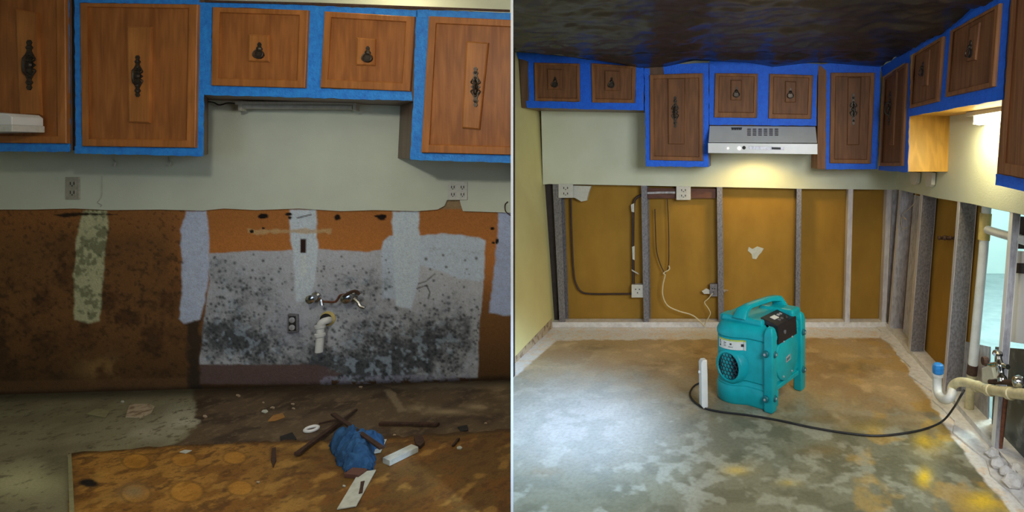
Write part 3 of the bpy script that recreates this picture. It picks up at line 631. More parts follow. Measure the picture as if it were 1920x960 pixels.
gr = 'dark wooden wall cabinets on the right, edged with blue tape'
HR = {'tall': .22, 'short': .075}
D0 = Vector((0, .315, 0))
cabinet(FR, [(973, 95), (1207, 122), (1207, 206), (978, 202)], D0, 'short two-door cabinet at the far left of the right room beside the yellowish wall',
        [([(1001, 117), (1086, 119), (1087, 190), (1003, 189)], (5, 4, 5, 5), [(1026, 129), (1054, 130), (1054, 168), (1027, 168)], (1041, 154), 'short'),
         ([(1108, 118), (1192, 124), (1190, 193), (1110, 192)], (6, 4, 6, 6), [(1134, 132), (1162, 133), (1162, 170), (1134, 170)], (1147, 155), 'short')],
        [[(990, 112), (1001, 113), (1003, 203), (992, 200)], [(1085, 112), (1109, 112), (1110, 205), (1087, 204)], [(1191, 124), (1207, 126), (1207, 206), (1191, 206)], [(966, 95), (1207, 123), (1207, 128), (1100, 122), (1001, 118), (972, 110)], [(986, 189), (1207, 194), (1207, 207), (988, 202)]],
        DM, (1090, 204), gr, HR)
cabinet(FR, [(1208, 126), (1329, 118), (1329, 313), (1211, 312)], D0, 'tall dark cabinet immediately left of the range hood',
        [([(1218, 140), (1318, 137), (1318, 302), (1219, 300)], (7, 8, 7, 7), [(1252, 147), (1284, 146), (1283, 271), (1253, 270)], (1266, 210), 'tall')],
        [[(1208, 128), (1218, 128), (1220, 312), (1211, 312)], [(1243, 122), (1320, 118), (1322, 137), (1245, 139)], [(1212, 300), (1329, 302), (1329, 313), (1212, 312)], [(1317, 118), (1329, 118), (1329, 312), (1318, 312)]],
        DM, (1270, 312), gr, HR)
cabinet(FR, [(1330, 118), (1533, 120), (1531, 236), (1330, 235)], D0, 'short two-door dark cabinet directly above the range hood',
        [([(1341, 137), (1421, 138), (1419, 221), (1339, 220)], (7, 5, 6, 9), [(1370, 150), (1391, 150), (1390, 188), (1370, 188)], (1381, 173), 'short'),
         ([(1443, 138), (1525, 141), (1521, 223), (1441, 222)], (7, 5, 7, 8), [(1472, 152), (1493, 153), (1492, 192), (1472, 192)], (1482, 175), 'short')],
        [[(1330, 116), (1341, 116), (1339, 234), (1330, 234)], [(1420, 120), (1444, 121), (1441, 235), (1419, 234)], [(1330, 114), (1400, 116), (1450, 123), (1520, 119), (1536, 120), (1533, 141), (1443, 139), (1400, 138), (1330, 137)], [(1330, 220), (1531, 222), (1531, 236), (1330, 234)], [(1523, 130), (1532, 130), (1530, 235), (1521, 235)]],
        DM, (1430, 234), gr, HR)
cabinet(FR, [(1534, 120), (1652, 118), (1644, 317), (1532, 317)], D0, 'tall dark cabinet immediately right of the range hood',
        [([(1558, 136), (1641, 136), (1633, 307), (1556, 306)], (8, 7, 8, 7), [(1590, 145), (1615, 145), (1611, 272), (1588, 272)], (1600, 205), 'tall')],
        [[(1550, 125), (1560, 125), (1557, 317), (1548, 317)], [(1536, 121), (1556, 118), (1590, 120), (1650, 117), (1650, 137), (1556, 138)], [(1639, 120), (1652, 120), (1645, 317), (1632, 317)], [(1548, 306), (1645, 307), (1644, 317), (1548, 318)]],
        DM, (1590, 316), gr, HR, body_m='shaded_oak_frame')
DS = Vector((.285, 0, 0))
cabinet(FS, [(1653.5, 127), (1706, 94), (1702, 322), (1647, 320)], DS, 'narrow tall dark cabinet in the corner with a bright lit yellow end panel',
        [([(1657, 146), (1699, 118), (1690, 311), (1649, 311)], (3, 6, 3, 6), [(1673, 135), (1682, 129), (1674, 272), (1667, 272)], (1668, 203), 'tall')],
        [[(1652, 126), (1705, 92), (1704, 112), (1655, 144)], [(1697, 104), (1707, 98), (1702, 322), (1689, 322)], [(1648, 311), (1702, 311), (1701, 323), (1647, 319)]],
        DM, (1675, 320), gr, HR, side='tube_lit_side')
cabinet(FS, [(1707, 94), (1894, -25), (1879, 187), (1703, 218)], DS, 'short two-door dark cabinet above the lit tube on the right wall',
        [([(1711, 103), (1767, 68), (1757, 190), (1704, 203)], (4, 5, 4, 6), [(1733, 98), (1742, 93), (1738, 160), (1728, 162)], (1730, 130), 'short'),
         ([(1781, 58), (1873, 6), (1861, 162), (1771, 182)], (6, 6, 7, 8), [(1818, 52), (1836, 42), (1828, 112), (1812, 116)], (1820, 92), 'short')],
        [[(1703, 88), (1870, -22), (1874, 6), (1780, 59), (1703, 107)], [(1766, 66), (1782, 56), (1772, 200), (1757, 203)], [(1703, 202), (1771, 181), (1862, 161), (1879, 187), (1780, 205), (1701, 219)], [(1872, -20), (1894, -20), (1880, 187), (1860, 165)]],
        DM, (1790, 200), gr, HR, side='tube_lit_side')
cabinet(FS, [(1894.5, -40), (2010, -110), (1990, 378), (1867, 345)], DS, 'tall dark cabinet at the right picture edge, in front of the lit tube',
        [([(1898, -20), (1996, -70), (1976, 345), (1872, 325)], (9, 8, 9, 22), None, None, 'tall')],
        [[(1867, 326), (1990, 348), (1988, 375), (1866, 347)]],
        DM, (1900, 350), gr, HR, body_m='shaded_oak_frame')

# ============================================================ RANGE HOODS
def basis_quad(P, q, o0, o1): return MB().pl(P, q, o0, o1)
hood = thing('range_hood', (.17, 4.0, 1.38), 'white range hood with its lamp on, under the short dark cabinet', 'range hood')
LIP = 3.80
def HP(px, py, d): r = ray(px, py); return O+r*d
mb = MB()
tf = [HP(1330.5, 236, 3.94), HP(1529, 237.5, 3.94), HP(1532, 268, LIP+.008), HP(1328.5, 267, LIP+.008)]
back = [Vector((v.x, 4.265, v.z)) for v in tf]
back[2] = Vector((back[1].x, 4.265, tf[2].z)); back[3] = Vector((back[0].x, 4.265, tf[3].z))
mb.prism(tf, back); mb.build('hood_shell', 'hood', hood, bevel=.002)
mb = MB(); lf = [HP(1327.5, 268, LIP), HP(1533, 269.5, LIP), HP(1533, 289.5, LIP), HP(1327.5, 287, LIP)]
mb.prism(lf, [Vector((v.x, LIP+.02, v.z)) for v in lf])
for a, b in ((0, 3), (1, 2)):
    x = lf[a].x+(.002 if a == 0 else -.014)
    q = [Vector((x, LIP+.018, lf[a].z)), Vector((x, 4.262, lf[a].z)), Vector((x, 4.262, lf[b].z)), Vector((x, LIP+.018, lf[b].z))]
    mb.prism(q, [v+Vector((.012, 0, 0)) for v in q])
lip = mb.build('front_lip', 'hoodlip', hood, bevel=.003)
mb = MB(); mb.box(((lf[0].x+lf[1].x)/2, 4.03, 1.352), (.70, .42, .006)); mb.build('grease_filter', 'galv_l', hood)
mb = MB(); mb.box((.135, 4.05, 1.347), (.11, .07, .008)); mb.build('lamp_lens', 'glow_w', hood, bevel=.003)
FT = Plane(tf[0], (tf[1]-tf[0]).cross(tf[3]-tf[0])*-1)
if FT.n.y > 0: FT.n = -FT.n
for k in range(6):
    mb = MB(); x = 1401+k*10.3
    for r in range(4): mb.pl(FT, [(x, 241+r*3.6), (x+7, 241+r*3.6), (x+7, 243.4+r*3.6), (x, 243.4+r*3.6)], .0022, -.001)
    mb.build('vent_slot', 'galv', hood)
mb = MB()
for k in range(6): mb.pl(FT, [(1372+k*3.2, 239.6), (1374.6+k*3.2, 239.6), (1374.2+k*3.2, 243.6), (1372+k*3.2, 243.6)], .002, -.001)
mb.pl(FT, [(1371, 239), (1391.5, 239), (1391.5, 240.4), (1371, 240.4)], .0022, -.001)
mb.build('badge', 'slot', hood)
LP = Plane((0, LIP, 0), (0, -1, 0))
mb = MB(); mb.pl(LP, [(1404, 274), (1471, 275.5), (1470, 281.5), (1405, 280)], .0025, -.001); sw = mb.build('switch_panel', 'galv_l', hood, bevel=.001)
mb = MB(); mb.pl(LP, [(1447, 276), (1464, 276.5), (1464, 280.5), (1447, 280)], .006, .002); mb.build('slider', 'slot', sw)
mb = MB(); mb.lathe(LP.pt(1395, 277, .0), (0, -1, 0), [(.012, 0), (.012, .003), (.008, .006)], 16); mb.build('knob', 'slot', hood, smooth=True)
for x, r in ((1386, .011), (1365, .006)):
    mb = MB(); mb.lathe(LP.pt(x, 278, .0), (0, -1, 0), [(r, 0), (r, .003), (r*.5, .005)], 16); mb.build('indicator_light', 'glow_l', hood, smooth=True)
# its end showing at the left edge of the left room
mb = MB(); h2o = thing('range_hood', FL.pt(-40, 245, .12), 'white corner of a range hood at the left picture edge', 'range hood')
mb.pl(FL, [(-85, 205), (14, 213), (22, 219), (22, 234), (-85, 236)], .16, .03); mb.build('hood_shell', 'hoodlip', h2o, bevel=.003)
mb = MB(); mb.pl(FL, [(-85, 236), (22.5, 234), (22.5, 247), (-85, 249)], .165, .03); mb.build('front_lip', 'ivory', h2o, bevel=.003)

# ============================================================ LIGHT TUBES
t1 = thing('under_cabinet_light', WL.pt(560, 200, .03), 'unlit fluorescent tube fixture under the short cabinet in the left room', 'light')
mb = MB(); mb.pl(WL, [(440, 190), (668, 191), (668, 196), (440, 196)], .10, .03); mb.build('housing', 'beige', t1, bevel=.002)
mb = MB(); mb.tube([WL.pt(452, 200, .08), WL.pt(662, 201.5, .08)], .013, 14, smooth=False); mb.build('tube', 'tubeoff', t1, smooth=True)
for x in (449, 664):
    mb = MB(); mb.pl(WL, [(x-3, 193), (x+3, 193), (x+3, 208), (x-3, 208)], .098, .06); mb.build('end_cap', 'beige', t1, bevel=.002)
mb = MB(); mb.tube([WL.pt(386, 190, .02), WL.pt(400, 192, .06), WL.pt(412, 197, .06), WL.pt(428, 193, .07), WL.pt(446, 195, .07)], .0035, 6)
tag(mb.build('power_cable', 'cord'), 'thin dark cable sagging beside the unlit tube in the left room', 'cable')
t2 = thing('under_cabinet_light', (1.19, 2.6, 1.62), 'lit fluorescent tube under the short cabinet on the right wall', 'light')
wx = 1.125+.08*1.6
mb = MB(); mb.box((wx-.040, 2.60, 1.533), (.07, .56, .022)); mb.build('housing', 'ivory', t2, bevel=.002)
mb = MB(); mb.tube([(wx-.045, 2.80, 1.495), (wx-.045, 2.36, 1.495)], .021, 14, smooth=False); mb.build('tube', 'tube', t2, smooth=True)
for y in (2.81, 2.35):
    mb = MB(); mb.box((wx-.045, y, 1.502), (.05, .014, .05)); mb.build('end_cap', 'ivory', t2, bevel=.002)

# ============================================================ ELECTRICS
def outlet(P, x0, y0, x1, y1, cols, label, m='beige', off=.012, name='wall_outlet'):
    root = thing(name, P.pt((x0+x1)/2, (y0+y1)/2, off), label, 'outlet')
    mb = MB(); mb.pl(P, [(x0, y0), (x1, y0), (x1, y1), (x0, y1)], off+.007, off-.004); pl = mb.build('cover_plate', m, root, bevel=.002)
    w_ = (x1-x0)/cols
    for c in range(cols):
        cx = x0+w_*(c+.5)
        for s_ in (-1, 1):
            cy = (y0+y1)/2+s_*(y1-y0)*.2; h = (y1-y0)*.15; ww = w_*.26
            mb = MB(); mb.pl(P, [(cx-ww, cy-h), (cx+ww, cy-h), (cx+ww, cy+h), (cx-ww, cy+h)], off+.0095, off+.005)
            s = mb.build('socket', m, pl, bevel=.0015)
            mb = MB()
            for q in (-.5, .5): mb.pl(P, [(cx+q*ww-.8, cy-h*.55), (cx+q*ww+.8, cy-h*.55), (cx+q*ww+.8, cy+h*.35), (cx+q*ww-.8, cy+h*.35)], off+.0102, off+.006)
            mb.pl(P, [(cx-1, cy+h*.45), (cx+1, cy+h*.45), (cx+1, cy+h*.8), (cx-1, cy+h*.8)], off+.0102, off+.006)
            mb.build('slots', 'slot', pl)
    return root
outlet(WL, 122, 332, 148, 374, 1, 'single dull outlet on the pale wall under the leftmost cabinets')
outlet(WL, 840, 341, 876, 375, 2, 'double outlet above the notch in the left room wall', 'ivory')
outlet(BR, 1047, 345, 1074, 371, 1, 'ivory outlet at the top of the leftmost steel stud', 'ivory', .0)
outlet(BR, 1268, 349, 1295, 375, 1, 'ivory outlet at the cut edge below the range hood', 'ivory', .0)
mb = MB(); mb.pl(BR, [(1072, 348), (1108, 349), (1104, 360), (1100, 376), (1090, 378), (1078, 371), (1072, 370)], -.02, -.05); tag(mb.build('plaster_patch', 'ivory'), 'ragged white plaster lump beside the outlet on the leftmost stud', 'plaster')
# metal boxes
def jbox(P, x0, y0, x1, y1, off, label, m='ivory', holes=True):
    root = thing('junction_box', P.pt((x0+x1)/2, (y0+y1)/2, off), label, 'junction box')
    mb = MB(); mb.pl(P, [(x0, y0), (x1, y0), (x1, y1), (x0, y1)], off, off-.05); b = mb.build('box', m, root, bevel=.002)
    if holes:
        for u, v in ((.35, .35), (.65, .35), (.5, .62)):
            mb = MB(); mb.lathe(P.pt(x0+(x1-x0)*u, y0+(y1-y0)*v, off-.001), P.n, [(.0045, 0), (.0045, .003)], 10); mb.build('knockout', 'slot', root)
    return root
jbox(BR, 1184, 534, 1207, 558, -.015, 'square white junction box beside the second steel stud')
jbox(BR, 1331, 533, 1345, 556, -.015, 'small grey junction box on the stud behind the dehumidifier', 'galv')
for q in ([(1316, 546), (1324, 541), (1331, 544), (1330, 551), (1320, 551)],):
    mb = MB(); mb.pl(BR, q, -.03, -.04); tag(mb.build('plaster_crumb', 'ivory'), 'pale crumb of plaster left of the small grey junction box', 'plaster')
mb = MB(); mb.pl(BC, [(1356, 543), (1366, 544), (1358, 550)], .01, -.005); tag(mb.build('plaster_crumb', 'scrap_p'), 'tiny pale crumb right of the stud behind the dehumidifier', 'plaster')
mb = MB(); mb.pl(Plane((0, 4.37, 0), (0, -1, 0)), [(1404, 463), (1411, 467), (1420, 462), (1432, 466), (1428, 473), (1423, 478), (1418, 486), (1411, 485), (1409, 476), (1402, 470)], .004, -.003); tag(mb.build('torn_paper', 'scrap_w'), 'torn pale patch in the middle of the brown backing board', 'paper')
# box in the mouldy wall
mbx = thing('metal_outlet_box', WL.pt(547, 607, .01), 'rusty grey metal outlet box in the mouldy wall left of the drain', 'outlet')
mb = MB(); mb.pl(WL, [(539, 589), (557, 590), (558, 623), (538, 625)], .016, -.004); mb.build('box', 'galv', mbx, bevel=.003)
mb = MB(); mb.pl(WL, [(542, 593), (554, 593), (555, 620), (541, 621)], .018, .006); mb.build('recess', 'slot', mbx)
for y in (600, 614):
    mb = MB(); mb.lathe(WL.pt(548, y, .016), nl, [(.016, 0), (.016, .004), (.012, .006)], 16); mb.build('socket', 'galv_l', mbx, smooth=True)

# ============================================================ STUDS
def stud(P, topx, botx, ytop, ybot, wpx, side, label, m='galv', depth=.085, group='steel studs in the open wall', mw=None):
    """C-shaped steel stud: front flange, web on one side, back flange"""
    x0, x1 = topx; x2, x3 = botx
    root = thing('steel_stud', P.pt((x2+x3)/2, ybot, -.002), label, 'stud', group)
    f = [P.pt(x0, ytop, -.002), P.pt(x1, ytop, -.002), P.pt(x3, ybot, -.002), P.pt(x2, ybot, -.002)]
    f[2].z = f[3].z = .04
    mb = MB(); mb.prism(f, [v-P.n*.0025 for v in f]); mb.build('front_flange', m, root)
    e = (f[0], f[3]) if side < 0 else (f[1], f[2])
    t = (f[1]-f[0]).normalized()*(.0025*(1 if side < 0 else -1))
    q = [e[0]-P.n*.0027, e[1]-P.n*.0027, e[1]-P.n*depth, e[0]-P.n*depth]
    mb = MB(); mb.prism(q, [v+t for v in q]); mb.build('web', mw or m, root)
    g = [v-P.n*(depth) for v in f]; mb = MB(); mb.prism(g, [v-P.n*.0025 for v in g]); mb.build('back_flange', m, root)
    return root
for tx, bx, yt, m, lab, sd in (((1036, 1051), (1049, 1060), 346, 'galv', 'leftmost mottled steel stud beside the yellowish wall', -1),
                         ((1202, 1213), (1207, 1217), 349, 'galv', 'second steel stud from the left, beside the white junction box', -1),
                         ((1344, 1354), (1347, 1357), 351, 'galv', 'third steel stud from the left, behind the dehumidifier', -1),
                         ((1494, 1503), (1491, 1500), 354, 'galv', 'fourth steel stud from the left, above the dehumidifier handle', 1),
                         ((1591, 1600), (1584, 1593), 355, 'stud_w', 'whitened stud second from the corner of the back wall', -1),
                         ((1663, 1673), (1653, 1661), 356, 'stud_w', 'whitened corner stud at the right end of the back wall', -1)):
    stud(BR, tx, bx, yt-4, 614, 0, sd, lab, m)
mb = MB(); mb.pl(BR, [(1016, 344), (1038, 345), (1047, 614), (1036, 614)], -.06, -.085); tag(mb.build('corner_filler', 'dark'), 'dark sheet standing in for the shaded void beside the leftmost stud', 'plate')  # dark sheet painted as the unlit void next to the stud
mb = MB(); mb.pl(BR, [(1674, 350), (1700, 350), (1690, 614), (1662, 614)], -.03, -.04); tag(mb.build('corner_filler', 'galv_l'), 'grey steel plate closing the right corner of the back wall', 'plate')
mb = MB(); mb.pl(BR, [(1214, 353), (1342, 354), (1342, 372), (1214, 372)], -.045, -.085); tag(mb.build('blocking', 'block'), 'reddish wood blocking between the second and third studs', 'wood block')
mb = MB(); mb.tube([BR.pt(1214, 362, -.02), BR.pt(1240, 361, -.02), BR.pt(1266, 361, -.02)], .010, 12); tag(mb.build('conduit', 'galv_l'), 'short grey conduit running left from the outlet below the hood', 'conduit')
# right wall studs
def st2(d, label, m, w=.05, web=None, depth=.09, open_to=-1):
    """stud in the right wall; the web faces the camera"""
    z1 = zc(d)+.01
    root = thing('steel_stud', wr(d, .04), label, 'stud', 'steel studs in the open wall')
    a = [wr(d, .04, -.001), wr(d+w, .04, -.001), wr(d+w, z1, -.001), wr(d, z1, -.001)]
    mb = MB(); mb.prism(a, [v+Vector((.0025, 0, 0)) for v in a]); mb.build('front_flange', m, root)
    q = [wr(d, .04, -.003), wr(d, z1, -.003), wr(d, z1, -depth), wr(d, .04, -depth)]
    mb = MB(); mb.prism(q, [v+Vector((0, .0025, 0)) for v in q]); mb.build('web', web or m, root)
    b = [v+Vector((depth, 0, 0)) for v in a]; mb = MB(); mb.prism(b, [v+Vector((.0025, 0, 0)) for v in b]); mb.build('back_flange', m, root)
    return root
def dfor(px, z=.9): return FP*(1.125+.08*z)/(px-PX)
st2(dfor(1686), 'narrow pinkish steel stud nearest the corner on the right wall', 'stud_w', .05, 'galv_l')
st2(dfor(1726), 'steel stud left of the brown strip on the right wall', 'stud_w', .05, 'galv')
st2(dfor(1795), 'bright-edged steel stud between the brown strip and the vent pipe', 'stud_w', .035, 'galv')
st2(dfor(1893), 'bright white stud right of the vent pipe tee', 'white', .030, 'galv_l', .032)
st2(dfor(2010), 'steel stud just beyond the right picture edge', 'stud_w', .05, 'galv')
mb = MB(); q = [wr(4.05, .04, -.07), wr(3.72, .04, -.07), wr(3.72, 1.03, -.07), wr(4.05, 1.03, -.07)]
mb.prism(q, [v+Vector((.006, 0, 0)) for v in q]); tag(mb.build('steel_plate', 'galv_l'), 'pale steel plate between the two studs nearest the corner', 'plate')
# loose wire loop in the bay
mb = MB(); mb.tube([WR.pt(1716, 362, -.012), WR.pt(1716, 378, -.01), WR.pt(1704, 392, -.01), WR.pt(1692, 402, -.01), WR.pt(1700, 412, -.01), WR.pt(1690, 408, -.01), WR.pt(1693, 428, -.01), WR.pt(1702, 426, -.01)], .0022, 6); tag(mb.build('loose_wire', 'cordw'), 'tangled pale wire hanging beside the corner studs', 'wire')
# old valve stubs on the brown strip
v = thing('valve_stub', WR.pt(1773, 446, -.03), 'pair of small dark valve stubs on the brown strip', 'valve')
for x, s_ in ((1763, 1), (1773, 1.1), (1784, .8)):
    mb = MB(); c = WR.pt(x, 446, -.03); mb.lathe(c, WR.n, [(.010*s_, -.03), (.010*s_, 0), (.015*s_, .004), (.012*s_, .014), (.003, .018)], 12); mb.build('stub', 'rust', v, smooth=True)
mb = MB(); mb.tube([WR.pt(1760, 446, -.04), WR.pt(1790, 448, -.04)], .005, 8); mb.build('bar', 'rust', v)

# ============================================================ WIRES on the back wall
def wire(name, P, pts, off, r, m, label, cat='wire'):
    mb = MB(); mb.tube([P.pt(x, y, off) for x, y in pts], r, 8); return tag(mb.build(name, m, smooth=True), label, cat)
wire('conduit', BR, [(1070, 372), (1071, 420), (1073, 470), (1075, 505), (1079, 530), (1090, 547), (1110, 551), (1150, 551), (1184, 551)], -.06, .0075, 'cordb', 'dark conduit curving from the left outlet to the white junction box', 'conduit')
wire('conduit', BR, [(1203, 366), (1193, 371), (1188, 385), (1187, 430), (1187, 480), (1188, 533)], -.05, .011, 'cordb', 'thick dark conduit rising from the white junction box along the second stud', 'conduit')
for q in ([(1183, 384), (1189, 381), (1189, 398), (1184, 397)], [(1185, 463), (1190, 461), (1190, 488), (1186, 486)], [(1184, 505), (1196, 512), (1198, 515), (1185, 508)]):
    mb = MB(); mb.pl(BR, q, -.035, -.042); tag(mb.build('tape_scrap', 'ivory'), {384: 'white scrap at the top bend of the thick conduit', 463: 'long white scrap on the middle of the thick conduit', 505: 'slanted white scrap on the thick conduit just above the junction box'}[q[0][1]], 'scrap')
wire('wire', BR, [(1228, 392), (1229, 430), (1231, 470), (1238, 495), (1246, 512)], -.03, .004, 'cordb', 'left of the two thin dark wires right of the second stud')
wire('wire', BR, [(1251, 372), (1253, 410), (1254, 460), (1253, 500), (1246, 514)], -.03, .004, 'cordb', 'right of the two thin dark wires right of the second stud')
wire('electric_cable', BR, [(1254, 498), (1255, 505), (1244, 512), (1247, 516), (1243, 535), (1243, 555), (1252, 573), (1272, 583), (1300, 592), (1322, 612)], .01, .0045, 'cordw', 'long cream cord looping from the dark wires down towards the dehumidifier', 'cord')
wire('electric_cable', BR, [(1336, 550), (1328, 560), (1321, 567), (1328, 578), (1332, 588), (1326, 600), (1320, 611)], .01, .0035, 'cordw', 'short cream cord from the small junction box to the dehumidifier', 'cord')
# hooks under the cabinets
for x in (211, 314):
    mb = MB(); mb.tube([WL.pt(x, 294, .02), WL.pt(x+1, 300, .025), WL.pt(x+5, 305, .035), WL.pt(x+3, 311, .03), WL.pt(x-1, 309, .03)], .004, 8)
    tag(mb.build('cup_hook', 'ivory', smooth=True), ('left' if x < 250 else 'right')+' white cup hook on the wall below the tall left cabinet', 'hook', 'white cup hooks')
for x, l in ((1713, 346), (1741, 350)):
    mb = MB(); mb.pl(WR, [(x-7, 322), (x+7, 323), (x+5, l-4), (x+2, l), (x-4, l), (x-6, l-5)], .03, .006)
    tag(mb.build('plastic_clip', 'ivory', bevel=.003), ('left' if x < 1720 else 'right')+' translucent white clip below the lit yellow end panel', 'clip', 'white clips')

# ============================================================ LEFT WALL PLUMBING
vs = thing('water_valve', WL.pt(630, 560, .05), 'corroded chrome valves joined by a copper pipe on the mouldy wall', 'valve')
mb = MB(); c = WL.pt(593, 557, .0); mb.lathe(c, nl, [(.030, 0), (.028, .006), (.018, .012), (.016, .035), (.024, .040), (.024, .055), (.010, .062)], 20); mb.build('knob', 'chrome', vs, smooth=True)
mb = MB(); mb.tube([WL.pt(602, 562, .05), WL.pt(604, 573, .055)], .010, 10, smooth=False); mb.build('outlet_stub', 'chrome', vs, smooth=True)
mb = MB(); mb.tube([WL.pt(601, 565, .05), WL.pt(615, 566, .05), WL.pt(628, 566, .05), WL.pt(634, 560, .05), WL.pt(638, 554, .05), WL.pt(648, 552, .05), WL.pt(656, 553, .05)], .0065, 10); mb.build('pipe', 'copper', vs, smooth=True)
mb = MB(); c = WL.pt(660, 555, .0); mb.lathe(c, nl, [(.034, 0), (.032, .008), (.020, .014), (.018, .04), (.030, .046), (.028, .062), (.010, .070)], 20); mb.build('valve_body', 'chrome', vs, smooth=True)
mb = MB(); mb.tube([WL.pt(645, 556, .06), WL.pt(656, 549, .07), WL.pt(666, 546, .07), WL.pt(674, 552, .06)], .009, 8); mb.build('valve_handle', 'rust', vs, smooth=True)
mb = MB(); mb.tube([WL.pt(664, 560, .05), WL.pt(672, 567, .055), WL.pt(676, 574, .06), WL.pt(684, 577, .06)], .010, 8); mb.build('outlet_stub', 'chrome', vs, smooth=True)
dr = thing('drain_pipe', WL.pt(605, 610, .04), 'white plastic drain pipe coming out of a hole in the mouldy wall', 'pipe')
mb = MB(); mb.lathe(WL.pt(615, 597, 0), nl, [(.042, .0), (.042, .004), (.034, .008)], 26); mb.build('wall_flange', 'primer', dr, smooth=True)
mb = MB(); mb.lathe(WL.pt(613, 598, 0), nl, [(.033, .004), (.033, .0095)], 26); mb.build('hole', 'slot', dr)
mb = MB(); mb.tube([WL.pt(618, 600, .0), WL.pt(613, 601, .04), WL.pt(605, 604, .055), WL.pt(601, 612, .055), WL.pt(600, 632, .055), WL.pt(598, 660, .055)], .020, 14); mb.build('pipe', 'pvc', dr, smooth=True)
for y in (612, 628):
    mb = MB(); c = WL.pt(600, y, .055); mb.lathe(c+Vector((0, 0, .010)), (0, 0, -1), [(.021, 0), (.026, .003), (.026, .017), (.021, .020)], 18); mb.build('collar', 'pvc', dr, smooth=True)
wire('wire', WL, [(191, 330), (191, 350), (190, 368), (186, 375), (183, 380), (190, 384), (188, 388)], .016, .0022, 'tubeoff', 'thin pale wire running down the wall right of the single outlet')
wire('wire', WL, [(952, 378), (947, 384), (948, 396), (957, 404)], .016, .003, 'rust', 'short rusty wire curling at the right end of the left room wall')

# ============================================================ RIGHT WALL PLUMBING
vp = thing('vent_pipe', WR.pt(1815, 780, .0), 'tall white vent pipe with a yellow-glued tee in the right wall', 'pipe')
def S3(px, py, off): return WR.pt(px, py, off)
mb = MB(); mb.tube([S3(1850, 385, -.05), S3(1844, 470, -.05), S3(1824, 684, -.05)], .0235, 18, smooth=False); mb.build('pipe', 'pvc', vp, smooth=True)
mb = MB(); mb.tube([S3(1848.5, 400, -.05), S3(1844.5, 450, -.05)], .029, 18, smooth=False); mb.build('tee', 'primer', vp, smooth=True)
mb = MB(); mb.tube([S3(1852, 431, -.05), S3(1875, 438, -.05), S3(1925, 452, -.05)], .021, 16, smooth=False); mb.build('branch_pipe', 'pvc', vp, smooth=True)
mb = MB(); mb.tube([S3(1824, 684, -.05), S3(1822, 702, -.05)], .026, 16, smooth=False); mb.build('coupling', 'rust', vp, smooth=True)
mb = MB(); mb.tube([S3(1822, 700, -.05), S3(1815, 788, -.05)], .023, 16, smooth=False); mb.build('lower_pipe', 'pvc_y', vp, smooth=True)
tr = thing('drain_trap', S3(1765, 755, .12), 'cream drain trap with a bright blue cap sticking out of the right wall', 'pipe')
A = [S3(1758, 700, .13), S3(1757, 722, .13), S3(1760, 740, .13), S3(1770, 749, .13), S3(1781, 746, .12), S3(1786, 733, .10)]
mb = MB(); mb.tube(A, .0215, 16); mb.build('trap_bend', 'pvc', tr, smooth=True)
B = [S3(1783, 738, .10), S3(1786, 724, .09), S3(1796, 717, .08), S3(1812, 717, .06), S3(1830, 723, .05), S3(1850, 730, .04)]
mb = MB(); mb.tube(B, .021, 16); mb.build('trap_arm', 'pvc_y', tr, smooth=True)
mb = MB(); mb.tube([S3(1848, 729, .04), S3(1890, 736, .04), S3(1935, 741, .04)], .0215, 16); mb.build('drain_arm', 'pvc_y', tr, smooth=True)
for x, y in ((1832, 724), (1855, 731), (1893, 737)):
    a, b = S3(x-3.5, y, .042), S3(x+3.5, y+1, .042); mb = MB(); mb.tube([a, b], .0255, 16, smooth=False); mb.build('collar', 'pvc_y', tr, smooth=True)
c = S3(1758, 702, .13); mb = MB(); mb.lathe(c, (0, 0, 1), [(.025, -.012), (.027, -.008), (.027, .004), (.022, .006)], 18); mb.build('collar', 'pvc', tr, smooth=True)
c = S3(1759, 700, .13); mb = MB(); mb.lathe(c, (0, 0, 1), [(.024, .0), (.028, .006), (.029, .030), (.026, .044), (.018, .050)], 8); mb.build('cap', 'bluecap', tr, label='bright blue cap')
# faucet stop valves
fv = thing('shutoff_valve', S3(1865, 690, .03), 'chrome shutoff valves above the cream drain arm at the right edge', 'valve')
mb = MB(); mb.tube([S3(1872, 668, .03), S3(1876, 690, .03), S3(1880, 716, .03)], [.014, .018, .012, .020], 12); mb.build('valve_body', 'chrome', fv, smooth=True)
mb = MB(); mb.tube([S3(1846, 676, .05), S3(1858, 684, .04), S3(1872, 683, .03), S3(1890, 688, .02)], .011, 10); mb.build('valve_handle', 'chrome', fv, smooth=True)
mb = MB(); mb.lathe(S3(1848, 677, .05), WR.n, [(.018, -.01), (.022, 0), (.018, .014)], 10); mb.build('knob', 'rust', fv)
mb = MB(); mb.tube([S3(1856, 716, .03), S3(1880, 716, .03), S3(1910, 719, .03)], .011, 10); mb.build('supply_pipe', 'rust', fv, smooth=True)
mb = MB(); mb.lathe(S3(1911, 716, .03), WR.n, [(.024, -.01), (.027, 0), (.020, .02), (.008, .026)], 14); mb.build('knob', 'chrome', fv, smooth=True)
mb = MB(); mb.lathe(S3(1870, 667, .03), (0, -.2, 1), [(.014, 0), (.022, .006), (.020, .018), (.008, .024)], 10); mb.build('knob', 'chrome', fv)
mb = MB(); mb.pl(WR, [(1840, 690), (1858, 685), (1864, 710), (1860, 720), (1841, 718)], .0, -.02); tag(mb.build('plaster_lump', 'ivory', bevel=.004), 'white foam lump left of the chrome shutoff valves', 'plaster')
mb = MB(); mb.tube([S3(1886, 742, -.03), S3(1880, 800, -.03), S3(1874, 850, -.03)], .010, 10); tag(mb.build('copper_pipe', 'copper'), 'thin reddish pipe going down below the cream drain arm', 'pipe')
